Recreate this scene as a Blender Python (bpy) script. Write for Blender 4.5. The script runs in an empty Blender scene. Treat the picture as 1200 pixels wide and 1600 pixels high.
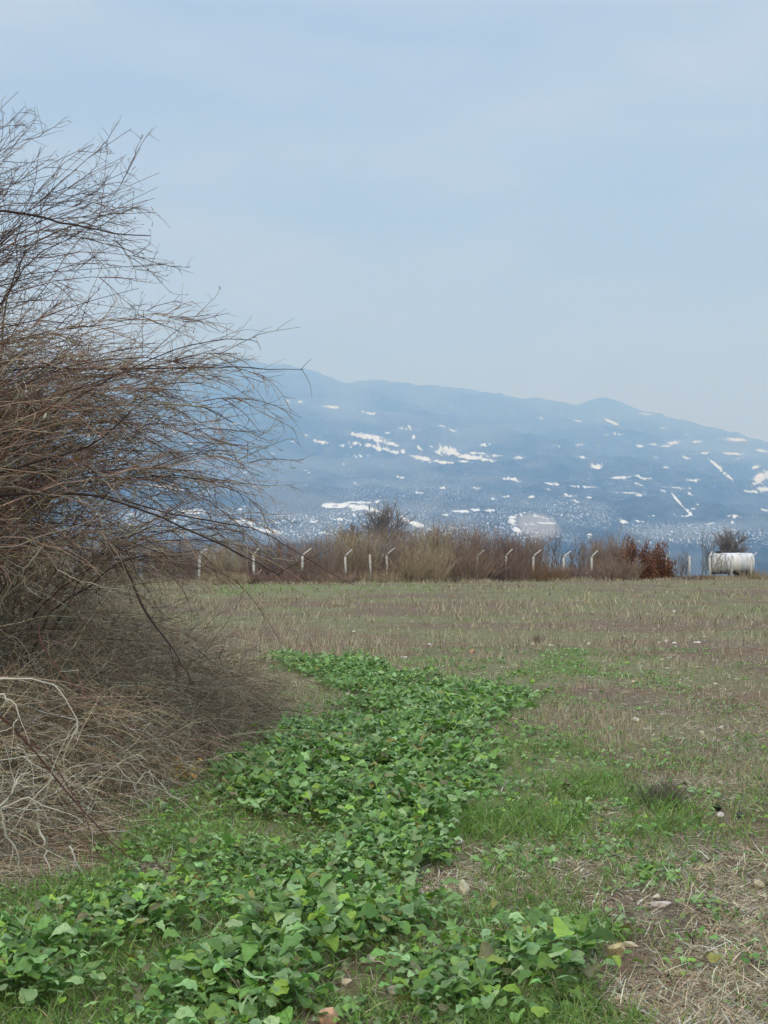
import bpy, math
import numpy as np

rng = np.random.default_rng(7)
scene = bpy.context.scene
COL = scene.collection
R = math.radians

# ------------------------------------------------------------------ camera
CAM_H, F, HZ = 1.45, 2200.0, 880.0          # eye height, focal length and horizon row of the 1200x1600 photo
cam_d = bpy.data.cameras.new('camera')
cam = bpy.data.objects.new('camera', cam_d)
COL.objects.link(cam)
cam.location = (0, 0, CAM_H)
cam.rotation_euler = (R(90), 0, 0)
cam_d.sensor_fit = 'VERTICAL'
cam_d.sensor_height = 36.0
cam_d.lens = F / 1600 * 36.0
cam_d.shift_y = (HZ - 800) / 1600
cam_d.clip_start = 0.1
cam_d.clip_end = 60000
scene.camera = cam

# ------------------------------------------------------------------ sky, sun, exposure
SUN_EL, SUN_AZ = 42.0, 200.0                 # azimuth clockwise from +Y: behind the camera
world = bpy.data.worlds.new('World')
scene.world = world
world.use_nodes = True
nt = world.node_tree
nt.nodes.clear()
w_out = nt.nodes.new('ShaderNodeOutputWorld')
w_bg = nt.nodes.new('ShaderNodeBackground')
w_bg.inputs['Strength'].default_value = 0.1
sky = nt.nodes.new('ShaderNodeTexSky')
sky.sky_type = 'NISHITA'
sky.sun_disc = False
sky.sun_elevation = R(SUN_EL)
sky.sun_rotation = R(SUN_AZ)
sky.dust_density = 2.0
tc = nt.nodes.new('ShaderNodeTexCoord')
mp = nt.nodes.new('ShaderNodeMapping')
mp.inputs['Scale'].default_value = (1.6, 1.6, 6.0)
cn = nt.nodes.new('ShaderNodeTexNoise')
cn.inputs['Scale'].default_value = 2.3
cn.inputs['Detail'].default_value = 5.0
cn.inputs['Roughness'].default_value = 0.5
cr = nt.nodes.new('ShaderNodeValToRGB')
cr.color_ramp.elements[0].position = 0.38
cr.color_ramp.elements[0].color = (4.0, 5.4, 7.65, 1)
cr.color_ramp.elements[1].position = 0.62
cr.color_ramp.elements[1].color = (5.55, 6.65, 8.3, 1)
mx = nt.nodes.new('ShaderNodeMix')
mx.data_type = 'RGBA'
mx.inputs[0].default_value = 0.86
nt.links.new(tc.outputs['Generated'], mp.inputs['Vector'])
nt.links.new(mp.outputs['Vector'], cn.inputs['Vector'])
nt.links.new(cn.outputs['Fac'], cr.inputs['Fac'])
nt.links.new(sky.outputs['Color'], mx.inputs[6])
nt.links.new(cr.outputs['Color'], mx.inputs[7])
sx = nt.nodes.new('ShaderNodeSeparateXYZ'); nt.links.new(tc.outputs['Generated'], sx.inputs[0])
zr = nt.nodes.new('ShaderNodeMapRange')      # overcast: brighter towards the zenith
zr.inputs['From Min'].default_value = 0.42; zr.inputs['From Max'].default_value = 0.95
zr.inputs['To Min'].default_value = 1.0; zr.inputs['To Max'].default_value = 2.6
nt.links.new(sx.outputs['Z'], zr.inputs['Value'])
vs_ = nt.nodes.new('ShaderNodeVectorMath'); vs_.operation = 'SCALE'
nt.links.new(mx.outputs[2], vs_.inputs[0]); nt.links.new(zr.outputs[0], vs_.inputs['Scale'])
nt.links.new(vs_.outputs[0], w_bg.inputs['Color'])
nt.links.new(w_bg.outputs['Background'], w_out.inputs['Surface'])

sun_d = bpy.data.lights.new('sun', 'SUN')
sun_d.energy = 1.4
sun_d.angle = R(25)
sun_d.color = (1.0, 0.985, 0.95)
sun = bpy.data.objects.new('sun', sun_d)
COL.objects.link(sun)
sun.rotation_euler = (R(90 - SUN_EL), 0, R(-SUN_AZ) + math.pi)
sun.location = (0, 0, 30)

scene.view_settings.view_transform = 'Standard'
scene.view_settings.look = 'None'
scene.view_settings.exposure = 0.0
scene.view_settings.gamma = 1.0
scene.cycles.max_bounces = 6
scene.cycles.diffuse_bounces = 3
scene.cycles.glossy_bounces = 2
scene.cycles.transmission_bounces = 3
scene.cycles.transparent_max_bounces = 6
scene.cycles.volume_bounces = 4
scene.cycles.use_denoising = True

# ------------------------------------------------------------------ helpers
def gnd(px, py):
    """ground point seen at a photo pixel (flat field)"""
    D = CAM_H * F / (np.asarray(py, float) - HZ)
    return (np.asarray(px, float) - 600) / F * D, D

def at(px, py, D):
    return np.stack(np.broadcast_arrays((np.asarray(px, float) - 600) / F * D, D,
                    CAM_H + (HZ - np.asarray(py, float)) / F * D), -1)

def norm(v):
    return v / np.maximum(np.linalg.norm(v, axis=-1, keepdims=True), 1e-9)

def _h(ix, iy, s):
    n = (ix.astype(np.int64) * 374761393 + iy.astype(np.int64) * 668265263 + s * 974634777) & 0x7fffffff
    n = ((n ^ (n >> 13)) * 1274126177) & 0x7fffffff
    return ((n ^ (n >> 16)) & 0xffff) / 65535.0

def vnoise(x, y, s=0):
    x = np.asarray(x, float); y = np.asarray(y, float)
    ix = np.floor(x); iy = np.floor(y)
    fx = x - ix; fy = y - iy
    fx = fx * fx * (3 - 2 * fx); fy = fy * fy * (3 - 2 * fy)
    a = _h(ix, iy, s); b = _h(ix + 1, iy, s); c = _h(ix, iy + 1, s); d = _h(ix + 1, iy + 1, s)
    return (a * (1 - fx) + b * fx) * (1 - fy) + (c * (1 - fx) + d * fx) * fy

def fbm(x, y, s=0, o=4):
    t = 0; a = 0.5; n = 0
    for k in range(o):
        t = t + a * vnoise(x, y, s + k * 17); n += a
        x = x * 2.03 + 3.1; y = y * 2.03 + 7.7; a *= 0.5
    return t / n

def inpoly(px, py, poly):
    p = np.array(poly, float); r = np.zeros(np.shape(px), bool)
    j = len(p) - 1
    for i in range(len(p)):
        (x1, y1), (x2, y2) = p[i], p[j]
        c = ((y1 > py) != (y2 > py))
        r ^= c & (px < (x2 - x1) * (py - y1) / (y2 - y1 + 1e-12) + x1)
        j = i
    return r

def mesh_np(name, V, Fc, mat, parent=None, tint=None, smooth=False, extra=None):
    """V (n,3), Fc (m,k) uniform polygons -> ONE mesh object"""
    me = bpy.data.meshes.new(name)
    V = np.ascontiguousarray(V, np.float32); Fc = np.ascontiguousarray(Fc, np.int32)
    m, k = Fc.shape
    me.vertices.add(len(V)); me.vertices.foreach_set('co', V.ravel())
    me.loops.add(m * k); me.loops.foreach_set('vertex_index', Fc.ravel())
    me.polygons.add(m)
    me.polygons.foreach_set('loop_start', np.arange(m, dtype=np.int32) * k)
    me.polygons.foreach_set('loop_total', np.full(m, k, np.int32))
    if smooth: me.polygons.foreach_set('use_smooth', np.ones(m, bool))
    me.update(calc_edges=True)
    if tint is not None:
        a = me.color_attributes.new('tint', 'FLOAT_COLOR', 'POINT')
        c = np.ones((len(V), 4), np.float32); c[:, :3] = tint
        a.data.foreach_set('color', c.ravel())
    for key, val in (extra or {}).items():
        a = me.attributes.new(key, 'FLOAT', 'POINT')
        a.data.foreach_set('value', np.ascontiguousarray(val, np.float32))
    me.materials.append(mat)
    o = bpy.data.objects.new(name, me)
    COL.objects.link(o)
    if parent is not None:
        o.parent = parent
        pl = parent.location
        o.matrix_parent_inverse.identity()
        V2 = V - np.array(pl, np.float32)
        me.vertices.foreach_set('co', np.ascontiguousarray(V2).ravel()); me.update()
    return o

def thing(name, label, cat, loc, group=None):
    o = bpy.data.objects.new(name, None)
    COL.objects.link(o)
    o.location = tuple(float(v) for v in loc)
    o.empty_display_size = 0.1
    return tag(o, label, cat, group)

def tag(o, label, cat, group=None, kind=None):
    o['label'] = label; o['category'] = cat
    if group: o['group'] = group
    if kind: o['kind'] = kind
    return o

def tubes(P, Rd, k=3, C=None):
    """P (N,M,3) polylines, Rd (N,M) radii, C (N,3) colours -> V, F, tint"""
    N, M, _ = P.shape
    T = norm(np.gradient(P, axis=1))
    ref = norm(rng.normal(size=(N, 1, 3)))
    a = norm(np.cross(T, np.broadcast_to(ref, T.shape)))
    b = np.cross(T, a)
    ang = np.arange(k) * 2 * math.pi / k
    V = P[:, :, None, :] + Rd[:, :, None, None] * (a[:, :, None, :] * np.cos(ang)[:, None] + b[:, :, None, :] * np.sin(ang)[:, None])
    idx = np.arange(N * M * k).reshape(N, M, k)
    nx = np.roll(idx, -1, axis=2)
    Fq = np.stack([idx[:, :-1], nx[:, :-1], nx[:, 1:], idx[:, 1:]], -1).reshape(-1, 4)
    tint = None if C is None else np.repeat(C, M * k, axis=0)
    return V.reshape(-1, 3), Fq, tint

def join(lst):
    V = []; Fc = []; C = []; off = 0
    for v, f, c in lst:
        V.append(v); Fc.append(f + off); C.append(c); off += len(v)
    return np.concatenate(V), np.concatenate(Fc), np.concatenate(C)

def grow(S, Dr, L, n, grav=0.0, wob=0.1, curl=0.0):
    """strands from S along Dr with length L, n segments; grav pulls the heading down"""
    N = len(S); P = np.empty((N, n + 1, 3)); P[:, 0] = S
    d = norm(Dr); st = (L / n)[:, None]
    ax = norm(rng.normal(size=(N, 3)))
    g = np.broadcast_to(np.asarray(grav, float), (N,))
    for i in range(n):
        d = d + wob * rng.normal(size=(N, 3)); d[:, 2] -= g
        if curl: d = d + curl * np.cross(ax, d)
        d = norm(d); P[:, i + 1] = P[:, i] + d * st
    return P

def sprout(P, n, lo=0.2, hi=1.0, ang=(0.4, 0.9), up=0.0):
    """n child starts and headings on each strand of P"""
    N, M, _ = P.shape
    pi = np.repeat(np.arange(N), n)
    t = (lo + (hi - lo) * rng.random(N * n)) * (M - 1)
    i = np.minimum(t.astype(int), M - 2); f = (t - i)[:, None]
    S = P[pi, i] * (1 - f) + P[pi, i + 1] * f
    T = norm(P[pi, i + 1] - P[pi, i])
    pr = norm(np.cross(T, rng.normal(size=T.shape)))
    a = (ang[0] + (ang[1] - ang[0]) * rng.random(N * n))[:, None]
    d = T * np.cos(a) + pr * np.sin(a)
    d[:, 2] += up
    return S, norm(d), pi, t / (M - 1)

def taper(N, M, r0, r1):
    t = np.linspace(0, 1, M)[None]
    r0 = np.broadcast_to(np.asarray(r0, float), (N,))[:, None]; r1 = np.broadcast_to(np.asarray(r1, float), (N,))[:, None]
    return r0 * (1 - t) + r1 * t

def tints(N, cols, var=0.18):
    cols = np.array(cols, float)
    c = cols[rng.integers(0, len(cols), N)]
    return np.clip(c * (1 + var * rng.normal(size=(N, 1))) * (1 + 0.05 * rng.normal(size=(N, 3))), 0.004, 0.95)

def bez(P0, P1, P2, P3, M):
    t = np.linspace(0, 1, M)[None, :, None]
    P0, P1, P2, P3 = (p[:, None, :] for p in (P0, P1, P2, P3))
    return P0 * (1 - t) ** 3 + 3 * P1 * t * (1 - t) ** 2 + 3 * P2 * t * t * (1 - t) + P3 * t ** 3

# ------------------------------------------------------------------ materials
def mat_tint(name, rough=0.85, spec=0.2, nscale=30.0, namt=0.35, trans=0.0):
    m = bpy.data.materials.new(name); m.use_nodes = True
    t = m.node_tree; b = t.nodes['Principled BSDF']
    b.inputs['Roughness'].default_value = rough
    b.inputs['Specular IOR Level'].default_value = spec
    a = t.nodes.new('ShaderNodeAttribute'); a.attribute_name = 'tint'
    n = t.nodes.new('ShaderNodeTexNoise'); n.inputs['Scale'].default_value = nscale; n.inputs['Detail'].default_value = 3
    g = t.nodes.new('ShaderNodeNewGeometry')
    t.links.new(g.outputs['Position'], n.inputs['Vector'])
    mr = t.nodes.new('ShaderNodeMapRange')
    mr.inputs['To Min'].default_value = 1 - namt; mr.inputs['To Max'].default_value = 1 + namt
    mr.inputs['From Min'].default_value = 0.25; mr.inputs['From Max'].default_value = 0.75
    t.links.new(n.outputs['Fac'], mr.inputs['Value'])
    vm = t.nodes.new('ShaderNodeVectorMath'); vm.operation = 'SCALE'
    t.links.new(a.outputs['Color'], vm.inputs[0]); t.links.new(mr.outputs['Result'], vm.inputs['Scale'])
    t.links.new(vm.outputs[0], b.inputs['Base Color'])
    if trans:
        tr = t.nodes.new('ShaderNodeBsdfTranslucent'); t.links.new(vm.outputs[0], tr.inputs['Color'])
        ms = t.nodes.new('ShaderNodeMixShader'); ms.inputs['Fac'].default_value = trans
        o = t.nodes['Material Output']
        t.links.new(b.outputs[0], ms.inputs[1]); t.links.new(tr.outputs[0], ms.inputs[2]); t.links.new(ms.outputs[0], o.inputs['Surface'])
    return m

M_bark = mat_tint('twig_bark', 0.85, 0.15, 18, 0.3)
M_leaf = mat_tint('weed_leaf', 0.48, 0.36, 60, 0.25, 0.25)
M_grass = mat_tint('grass_blade', 0.6, 0.3, 8, 0.25, 0.2)
M_straw = mat_tint('straw', 0.75, 0.25, 14, 0.25, 0.1)
M_dry = mat_tint('dry_leaf', 0.8, 0.15, 20, 0.25, 0.15)
M_stone = mat_tint('field_stone', 0.9, 0.2, 45, 0.3)
M_post = mat_tint('weathered_concrete', 0.9, 0.2, 9, 0.35)

def mat_ground():
    m = bpy.data.materials.new('field_soil'); m.use_nodes = True
    t = m.node_tree; b = t.nodes['Principled BSDF']; N = t.nodes.new; Lk = t.links.new
    b.inputs['Roughness'].default_value = 0.95; b.inputs['Specular IOR Level'].default_value = 0.1
    g = N('ShaderNodeNewGeometry')
    def noise(s, d=5, rgh=0.6):
        n = N('ShaderNodeTexNoise'); n.inputs['Scale'].default_value = s; n.inputs['Detail'].default_value = d
        n.inputs['Roughness'].default_value = rgh; Lk(g.outputs['Position'], n.inputs['Vector']); return n.outputs['Fac']
    def ramp(f, els):
        r = N('ShaderNodeValToRGB'); Lk(f, r.inputs['Fac'])
        while len(r.color_ramp.elements) < len(els): r.color_ramp.elements.new(0.5)
        for e, (p, c) in zip(r.color_ramp.elements, els): e.position = p; e.color = (*c, 1)
        return r.outputs['Color']
    fine = ramp(noise(26, 6, 0.7), [(0.32, (0.06, 0.045, 0.033)), (0.5, (0.2, 0.155, 0.11)), (0.7, (0.4, 0.33, 0.24))])
    red = ramp(noise(9, 5), [(0.35, (0.13, 0.085, 0.057)), (0.7, (0.33, 0.235, 0.16))])
    grn = ramp(noise(14, 5), [(0.35, (0.15, 0.155, 0.07)), (0.7, (0.34, 0.335, 0.18))])
    mxa = N('ShaderNodeMix'); mxa.data_type = 'RGBA'; Lk(ramp(noise(0.55, 4), [(0.42, (0, 0, 0)), (0.62, (1, 1, 1))]), mxa.inputs[0]); Lk(fine, mxa.inputs[6]); Lk(red, mxa.inputs[7])
    at_ = N('ShaderNodeAttribute'); at_.attribute_name = 'green'
    mxb = N('ShaderNodeMix'); mxb.data_type = 'RGBA'; Lk(at_.outputs['Fac'], mxb.inputs[0]); Lk(mxa.outputs[2], mxb.inputs[6]); Lk(grn, mxb.inputs[7])
    Lk(mxb.outputs[2], b.inputs['Base Color'])
    bp = N('ShaderNodeBump'); bp.inputs['Strength'].default_value = 0.7; bp.inputs['Distance'].default_value = 0.03
    Lk(noise(35, 6, 0.7), bp.inputs['Height']); Lk(bp.outputs[0], b.inputs['Normal'])
    return m

def mat_mountain():
    m = bpy.data.materials.new('wooded_snowy_slope'); m.use_nodes = True
    t = m.node_tree; b = t.nodes['Principled BSDF']; N = t.nodes.new; Lk = t.links.new
    b.inputs['Roughness'].default_value = 1.0; b.inputs['Specular IOR Level'].default_value = 0.0
    g = N('ShaderNodeNewGeometry')
    def noise(sx, sy, d=4, rgh=0.6):
        p = N('ShaderNodeMapping'); p.inputs['Scale'].default_value = (sx, sy, 0.0); Lk(g.outputs['Position'], p.inputs['Vector'])
        n = N('ShaderNodeTexNoise'); n.inputs['Scale'].default_value = 1.0; n.inputs['Detail'].default_value = d
        n.inputs['Roughness'].default_value = rgh; Lk(p.outputs[0], n.inputs['Vector']); return n.outputs['Fac']
    def math_(op, a, b_):
        k = N('ShaderNodeMath'); k.operation = op
        for i, v in enumerate((a, b_)):
            if isinstance(v, (int, float)): k.inputs[i].default_value = v
            else: Lk(v, k.inputs[i])
        return k.outputs[0]
    def mixc(f, a, c):
        k = N('ShaderNodeMix'); k.data_type = 'RGBA'
        if isinstance(f, float): k.inputs[0].default_value = f
        else: Lk(f, k.inputs[0])
        for i, v in ((6, a), (7, c)):
            if isinstance(v, tuple): k.inputs[i].default_value = (*v, 1)
            else: Lk(v, k.inputs[i])
        return k.outputs[2]
    def step(v, lo, hi):
        k = N('ShaderNodeMapRange'); k.inputs['From Min'].default_value = lo; k.inputs['From Max'].default_value = hi; Lk(v, k.inputs['Value']); return k.outputs[0]
    def attr(nm):
        a = N('ShaderNodeAttribute'); a.attribute_name = nm; return a.outputs['Fac']
    big = noise(0.0012, 0.0006, 6, 0.6)
    mid = noise(0.006, 0.002, 5, 0.65)
    fine = noise(0.11, 0.016, 3, 0.7)
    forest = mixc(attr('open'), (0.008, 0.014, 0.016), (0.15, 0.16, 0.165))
    forest = mixc(math_('MULTIPLY', step(big, 0.45, 0.65), 0.4), forest, (0.09, 0.1, 0.105))
    forest = mixc(math_('MULTIPLY', step(mid, 0.42, 0.72), 0.6), forest, (0.11, 0.12, 0.125))
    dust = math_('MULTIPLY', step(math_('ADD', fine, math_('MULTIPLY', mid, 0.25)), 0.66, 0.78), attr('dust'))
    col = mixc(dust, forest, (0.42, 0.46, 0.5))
    col = mixc(attr('quarry'), col, (0.34, 0.3, 0.28))
    rag = math_('ADD', attr('snow'), math_('MULTIPLY', math_('SUBTRACT', noise(0.022, 0.006, 6, 0.8), 0.515), 3.9))
    col = mixc(step(rag, 0.45, 0.6), col, (0.93, 0.94, 0.96))
    spk = math_('MULTIPLY', step(noise(0.12, 0.02, 2, 0.6), 0.55, 0.64), attr('speck'))
    col = mixc(spk, col, (0.84, 0.86, 0.9))
    Lk(col, b.inputs['Base Color'])
    return m

M_ground = mat_ground(); M_mtn = mat_mountain()

# ------------------------------------------------------------------ ground sheet
def ground_z(x, y):
    r = np.hypot(x, y)
    z = 0.09 * (fbm(x * 0.5, y * 0.5, 3, 3) - 0.5) + 0.045 * (fbm(x * 2.3, y * 2.3, 5, 3) - 0.5)
    z = z * np.clip(r / 6, 0.4, 1)
    s = np.clip((r - 165) / 1400, 0, 1)
    return z - 260 * (s * s * (3 - 2 * s))

POLY_DENSE = [(-500, 1640), (-500, 1490), (0, 1490), (100, 1468), (180, 1400), (330, 1370), (368, 1285), (385, 1225), (365, 1190), (470, 1150),
              (540, 1122), (590, 1095), (470, 1062), (425, 1025), (470, 1028), (600, 1053), (700, 1078), (800, 1085), (835, 1112), (770, 1125),
              (745, 1170), (762, 1205), (740, 1260), (690, 1310), (640, 1350), (690, 1420), (640, 1470), (560, 1505), (430, 1540), (420, 1640), (300, 2200), (-900, 2200)]
POLY_W2 = [(640, 1800), (672, 1540), (740, 1500), (830, 1502), (905, 1525), (985, 1585), (1020, 1660), (1050, 1800)]
POLY_W3 = [(745, 1372), (760, 1332), (850, 1310), (980, 1318), (1052, 1340), (1020, 1370), (900, 1362)]
POLY_W4 = [(740, 1490), (760, 1440), (850, 1430), (940, 1460), (930, 1492), (820, 1500)]
POLY_W5 = [(180, 1365), (150, 1300), (230, 1240), (370, 1190), (385, 1260), (340, 1370)]
POLY_W7 = [(-500, 1500), (-500, 1380), (0, 1390), (120, 1375), (190, 1365), (180, 1410), (100, 1475), (0, 1500)]
POLY_W6 = [(560, 1500), (650, 1470), (700, 1420), (760, 1440), (740, 1500), (680, 1540), (660, 1620), (430, 1620), (440, 1545)]
POLY_G1 = [(690, 1330), (740, 1260), (760, 1170), (840, 1120), (900, 1150), (960, 1210), (1060, 1260), (1070, 1320), (960, 1320), (840, 1310), (740, 1340)]
POLY_G2 = [(820, 1055), (840, 1018), (920, 1015), (935, 1050)]
POLY_G3 = [(330, 930), (330, 914), (680, 914), (690, 926)]
POLY_G4 = [(640, 1460), (700, 1330), (1080, 1320), (1100, 1380), (960, 1420), (900, 1480)]

STONES = np.array([(511, 1583, 30), (723, 1390, 22), (965, 1484, 26), (984, 1476, 22), (1036, 1418, 26), (1027, 1407, 10), (1124, 1274, 15), (1184, 1389, 16), (585, 1502, 24), (541, 1533, 22), (541, 1514, 13),
                   (612, 1545, 18), (479, 1569, 18), (1120, 1264, 15), (631, 1026, 10), (740, 1018, 10), (993, 1120, 11), (1097, 1145, 9), (729, 1463, 9), (898, 1506, 9)], float)
def clear_of(x, y):
    """plants keep off the bare spots where the stones lie"""
    ok = np.ones(len(x), bool)
    for sx_, sy_, w_ in STONES:
        X_, Y_ = gnd(sx_, sy_ + w_ * 0.3); W = w_ * Y_ / F
        ok &= ~((np.abs(x - X_) < 0.75 * W + 0.01) & (y < Y_ + 0.5 * W) & (y > Y_ - 4.5 * W))
    return ok

def px_of(x, y):
    return 600 + x / y * F, HZ + CAM_H * F / y

def green_mask(x, y):
    px, py = px_of(x, y)
    jx = (fbm(x * 2.2, y * 2.2, 41, 3) - 0.5) * 170; jy = (fbm(x * 2.2, y * 2.2, 43, 3) - 0.5) * 75 * np.clip((py - 900) / 300, 0.1, 1)
    jx = jx * np.clip((py - 900) / 420, 0.2, 1)
    px = px + jx; py = py + jy
    dens = inpoly(px, py, POLY_DENSE) | inpoly(px, py, POLY_W2)
    sparse = inpoly(px, py, POLY_W3) | inpoly(px, py, POLY_W4) | inpoly(px, py, POLY_W5) | inpoly(px, py, POLY_W6) | inpoly(px, py, POLY_W7)
    gr = inpoly(px, py, POLY_G1) * 1.0 + inpoly(px, py, POLY_G2) * 1.0 + inpoly(px, py, POLY_G3) * 0.8 + inpoly(px, py, POLY_G4) * 0.35 + inpoly(px, py, POLY_W5) * 0.5 + inpoly(px, py, POLY_W7) * 0.6
    return dens, sparse, np.clip(gr, 0, 1)

rad = np.concatenate([np.linspace(0.4, 4, 14)[:-1], np.geomspace(4, 40, 300), np.geomspace(40, 200, 80)[1:], np.geomspace(200, 17000, 60)[1:]])
tha = np.concatenate([np.linspace(-180, -24, 50)[:-1], np.linspace(-24, 24, 300), np.linspace(24, 180, 50)[1:]]) * math.pi / 180
RR, TT = np.meshgrid(rad, tha, indexing='ij')
GX, GY = RR * np.sin(TT), RR * np.cos(TT)
GZ = ground_z(GX, GY)
V = np.stack([GX, GY, GZ], -1).reshape(-1, 3)
V = np.concatenate([V, [[0, 0, 0]]])
n0, n1 = RR.shape
I = np.arange(n0 * n1).reshape(n0, n1)
Fq = np.stack([I[:-1, :-1], I[:-1, 1:], I[1:, 1:], I[1:, :-1]], -1).reshape(-1, 4)
yy = np.maximum(V[:, 1], 1.0)
dn, sp, gr = green_mask(V[:, 0], yy)
soft = fbm(V[:, 0] * 0.35, V[:, 1] * 0.25, 91, 4)
green = np.clip(dn * 0.9 + sp * 0.4 + gr * 0.7 + np.clip((soft - 0.36) * 4, 0, 0.75) * np.clip((V[:, 1] - 6) / 8, 0, 1), 0, 1)
green[V[:, 1] < 1] = 0.3
o = mesh_np('field_ground', V, Fq, M_ground, smooth=True, extra={'green': green})
tag(o, 'flat stubble field of dry soil, straw and moss running to the fence', 'field', kind='structure')

# ------------------------------------------------------------------ mountain
SKYL = [(-900, 640), (-400, 610), (0, 590), (200, 578), (330, 566), (380, 556), (420, 568), (470, 576), (500, 582), (540, 595), (580, 592), (640, 599), (700, 600), (760, 607),
        (800, 614), (860, 622), (900, 631), (950, 640), (1000, 645), (1080, 660), (1150, 676), (1200, 690), (1400, 730), (1900, 800), (2300, 830)]
NX, NV = 1500, 420
pxs = np.concatenate([np.linspace(-900, 200, 200)[:-1], np.linspace(200, 1300, NX), np.linspace(1300, 2200, 160)[1:]])
vs = np.linspace(0, 1, NV)
PX, VV = np.meshgrid(pxs, vs, indexing='ij')
SK = np.interp(PX, *np.array(SKYL, float).T)
SK = SK + (fbm(PX / 40, PX * 0, 79, 4) - 0.5) * 7 + (fbm(PX / 7, PX * 0, 83, 2) - 0.5) * 2
PY = 915 + (SK - 915) * VV
def dist_of(PX, VV): return 4000 + 18700 * VV ** 1.5
DD = dist_of(PX, VV)
MX = (PX - 600) / F * DD
rel = (fbm(MX / 1500 + 0.4 * DD / 1500, DD / 2600, 201, 5) - 0.5)
rdg = 1 - np.abs(2 * fbm(MX / 900 - 0.5 * DD / 900, DD / 1500, 231, 4) - 1)
edge = np.clip(VV * 6, 0, 1) * np.clip((1 - VV) * 3 + 0.25, 0, 1)
dz = (rel * 260 + (rdg - 0.75) * 160) * edge * (DD / 9000)
dz += (fbm(MX / 60, DD / 160, 251, 3) - 0.5) * 14 * (DD / 8000)
MZ = CAM_H + (HZ - PY) / F * DD + dz
PYa = HZ - (MZ - CAM_H) / DD * F            # row at which each point is actually seen

def blob(cx, cy, wx, wy, rot=0.0, rag=1.0, seed=0):
    a = R(rot); x = PX - cx; y = PYa - cy
    u = (x * math.cos(a) + y * math.sin(a)) / wx; v = (-x * math.sin(a) + y * math.cos(a)) / wy
    d = np.sqrt(u * u + v * v)
    return np.clip(1.25 - d, 0, 1) * (d < 1.3)
snow = np.zeros_like(PX)
# (x, y, half width, half height, tilt) of the open snow fields on the slope
for b in [(575, 682, 38, 5.5, 9), (585, 698, 36, 4, 14), (620, 706, 22, 3.5, 3), (565, 712, 14, 2.5, 2), (500, 690, 16, 3, 12), (520, 636, 20, 3, 5), (577, 645, 16, 2.5, 8),
          (700, 704, 20, 8, 8), (735, 714, 34, 5, 8), (660, 716, 20, 4, 10), (690, 722, 24, 3, 4), (758, 695, 12, 3, -5), (775, 712, 14, 2.5, 0), (655, 700, 10, 3, 40),
          (800, 749, 20, 3.5, 12), (862, 756, 18, 2.5, 10), (931, 729, 14, 5, 5), (810, 715, 14, 2.5, -3), (955, 659, 15, 2.5, 24), (1000, 697, 9, 2.5, 3), (1020, 694, 9, 2.5, 6),
          (1053, 692, 14, 4, -5), (1150, 687, 24, 4, 4), (1148, 709, 24, 2.5, 3), (1190, 704, 14, 3.5, 12), (1190, 745, 20, 10, -25), (1196, 764, 16, 5, 5), (1180, 730, 10, 3, -20),
          (1070, 715, 12, 2, 10), (1102, 708, 10, 2.5, 0), (1118, 726, 16, 2.5, 38), (1135, 742, 16, 2, 38), (970, 746, 24, 2.5, -3), (1010, 748, 14, 2.5, 8),
          (1057, 780, 14, 1.8, 50), (1076, 800, 12, 1.8, 42), (1145, 806, 14, 3, 3), (972, 815, 9, 3, 4), (1000, 604 + 170, 10, 1.8, 0),
          (540, 789, 42, 4.5, 2), (568, 794, 20, 5, 5), (525, 811, 16, 3, 3), (490, 815, 10, 2.5, 3), (600, 806, 18, 3, 6), (640, 815, 26, 3, 28), (660, 822, 20, 3, 25),
          (745, 797, 14, 3, 4), (765, 798, 12, 2.5, -3), (520, 832, 14, 2.5, 0), (380, 815, 30, 4, 8), (420, 830, 30, 4, 10), (300, 800, 30, 5, 5), (250, 760, 30, 4, 5),
          (690, 763, 10, 2, 5), (655, 770, 16, 1.6, 0), (790, 607, 18, 5, 8), (755, 603, 14, 4, 14), (852, 621, 12, 3.5, 4), (507, 584, 16, 2.5, 18), (470, 628, 8, 2, 3), (450, 627, 6, 2, 3),
          (640, 668, 8, 2, 60), (645, 684, 5, 3, 0), (905, 760, 40, 1.3, 3), (980, 770, 30, 1.3, 3), (1060, 762, 30, 1.3, 4),
          (800, 812, 7, 9, 35), (808, 828, 14, 5, 35), (838, 806, 30, 1.8, 12), (850, 817, 20, 1.8, 4), (815, 802, 14, 1.8, -15), (-150, 690, 60, 6, 5), (1300, 760, 50, 6, 5), (1420, 800, 60, 6, 5)]:
    snow = np.maximum(snow, 0.97 * blob(*b))
for b in [(590, 688, 30, 3, 12), (548, 676, 12, 2, 20), (612, 694, 22, 2.5, 12), (560, 693, 22, 2.5, 4), (710, 707, 16, 2.5, 20), (760, 718, 22, 2.5, 12), (745, 708, 18, 2.5, 4), (685, 708, 10, 3, 30), (725, 721, 18, 2, 6), (1185, 752, 18, 4, -30), (1200, 738, 14, 3, -30), (1175, 768, 18, 2.5, 5), (1090, 690, 10, 2, 0), (1040, 697, 12, 2, 0),
          (520, 792, 30, 2.5, 2), (560, 785, 30, 2.5, 2), (585, 798, 24, 3, 10), (730, 799, 26, 2, 2)]:
    snow = np.maximum(snow, 1.0 * blob(*b))
for b in [(1118, 726, 16, 2.2, 38), (1135, 742, 16, 1.8, 38), (1057, 780, 15, 1.8, 50), (1076, 800, 13, 1.8, 42), (955, 659, 15, 2.2, 24), (640, 815, 26, 2.5, 28)]:
    snow = np.maximum(snow, 1.7 * blob(*b))
for i in range(170):                       # lesser clearings and terraces
    bx, by = -300 + 1800 * rng.random(), 640 + 195 * rng.random() ** 0.8
    snow = np.maximum(snow, 0.8 * blob(bx, by, 5 + 14 * rng.random() ** 2, 1.2 + 1.4 * rng.random(), 12 * rng.normal() + 6))
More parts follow.
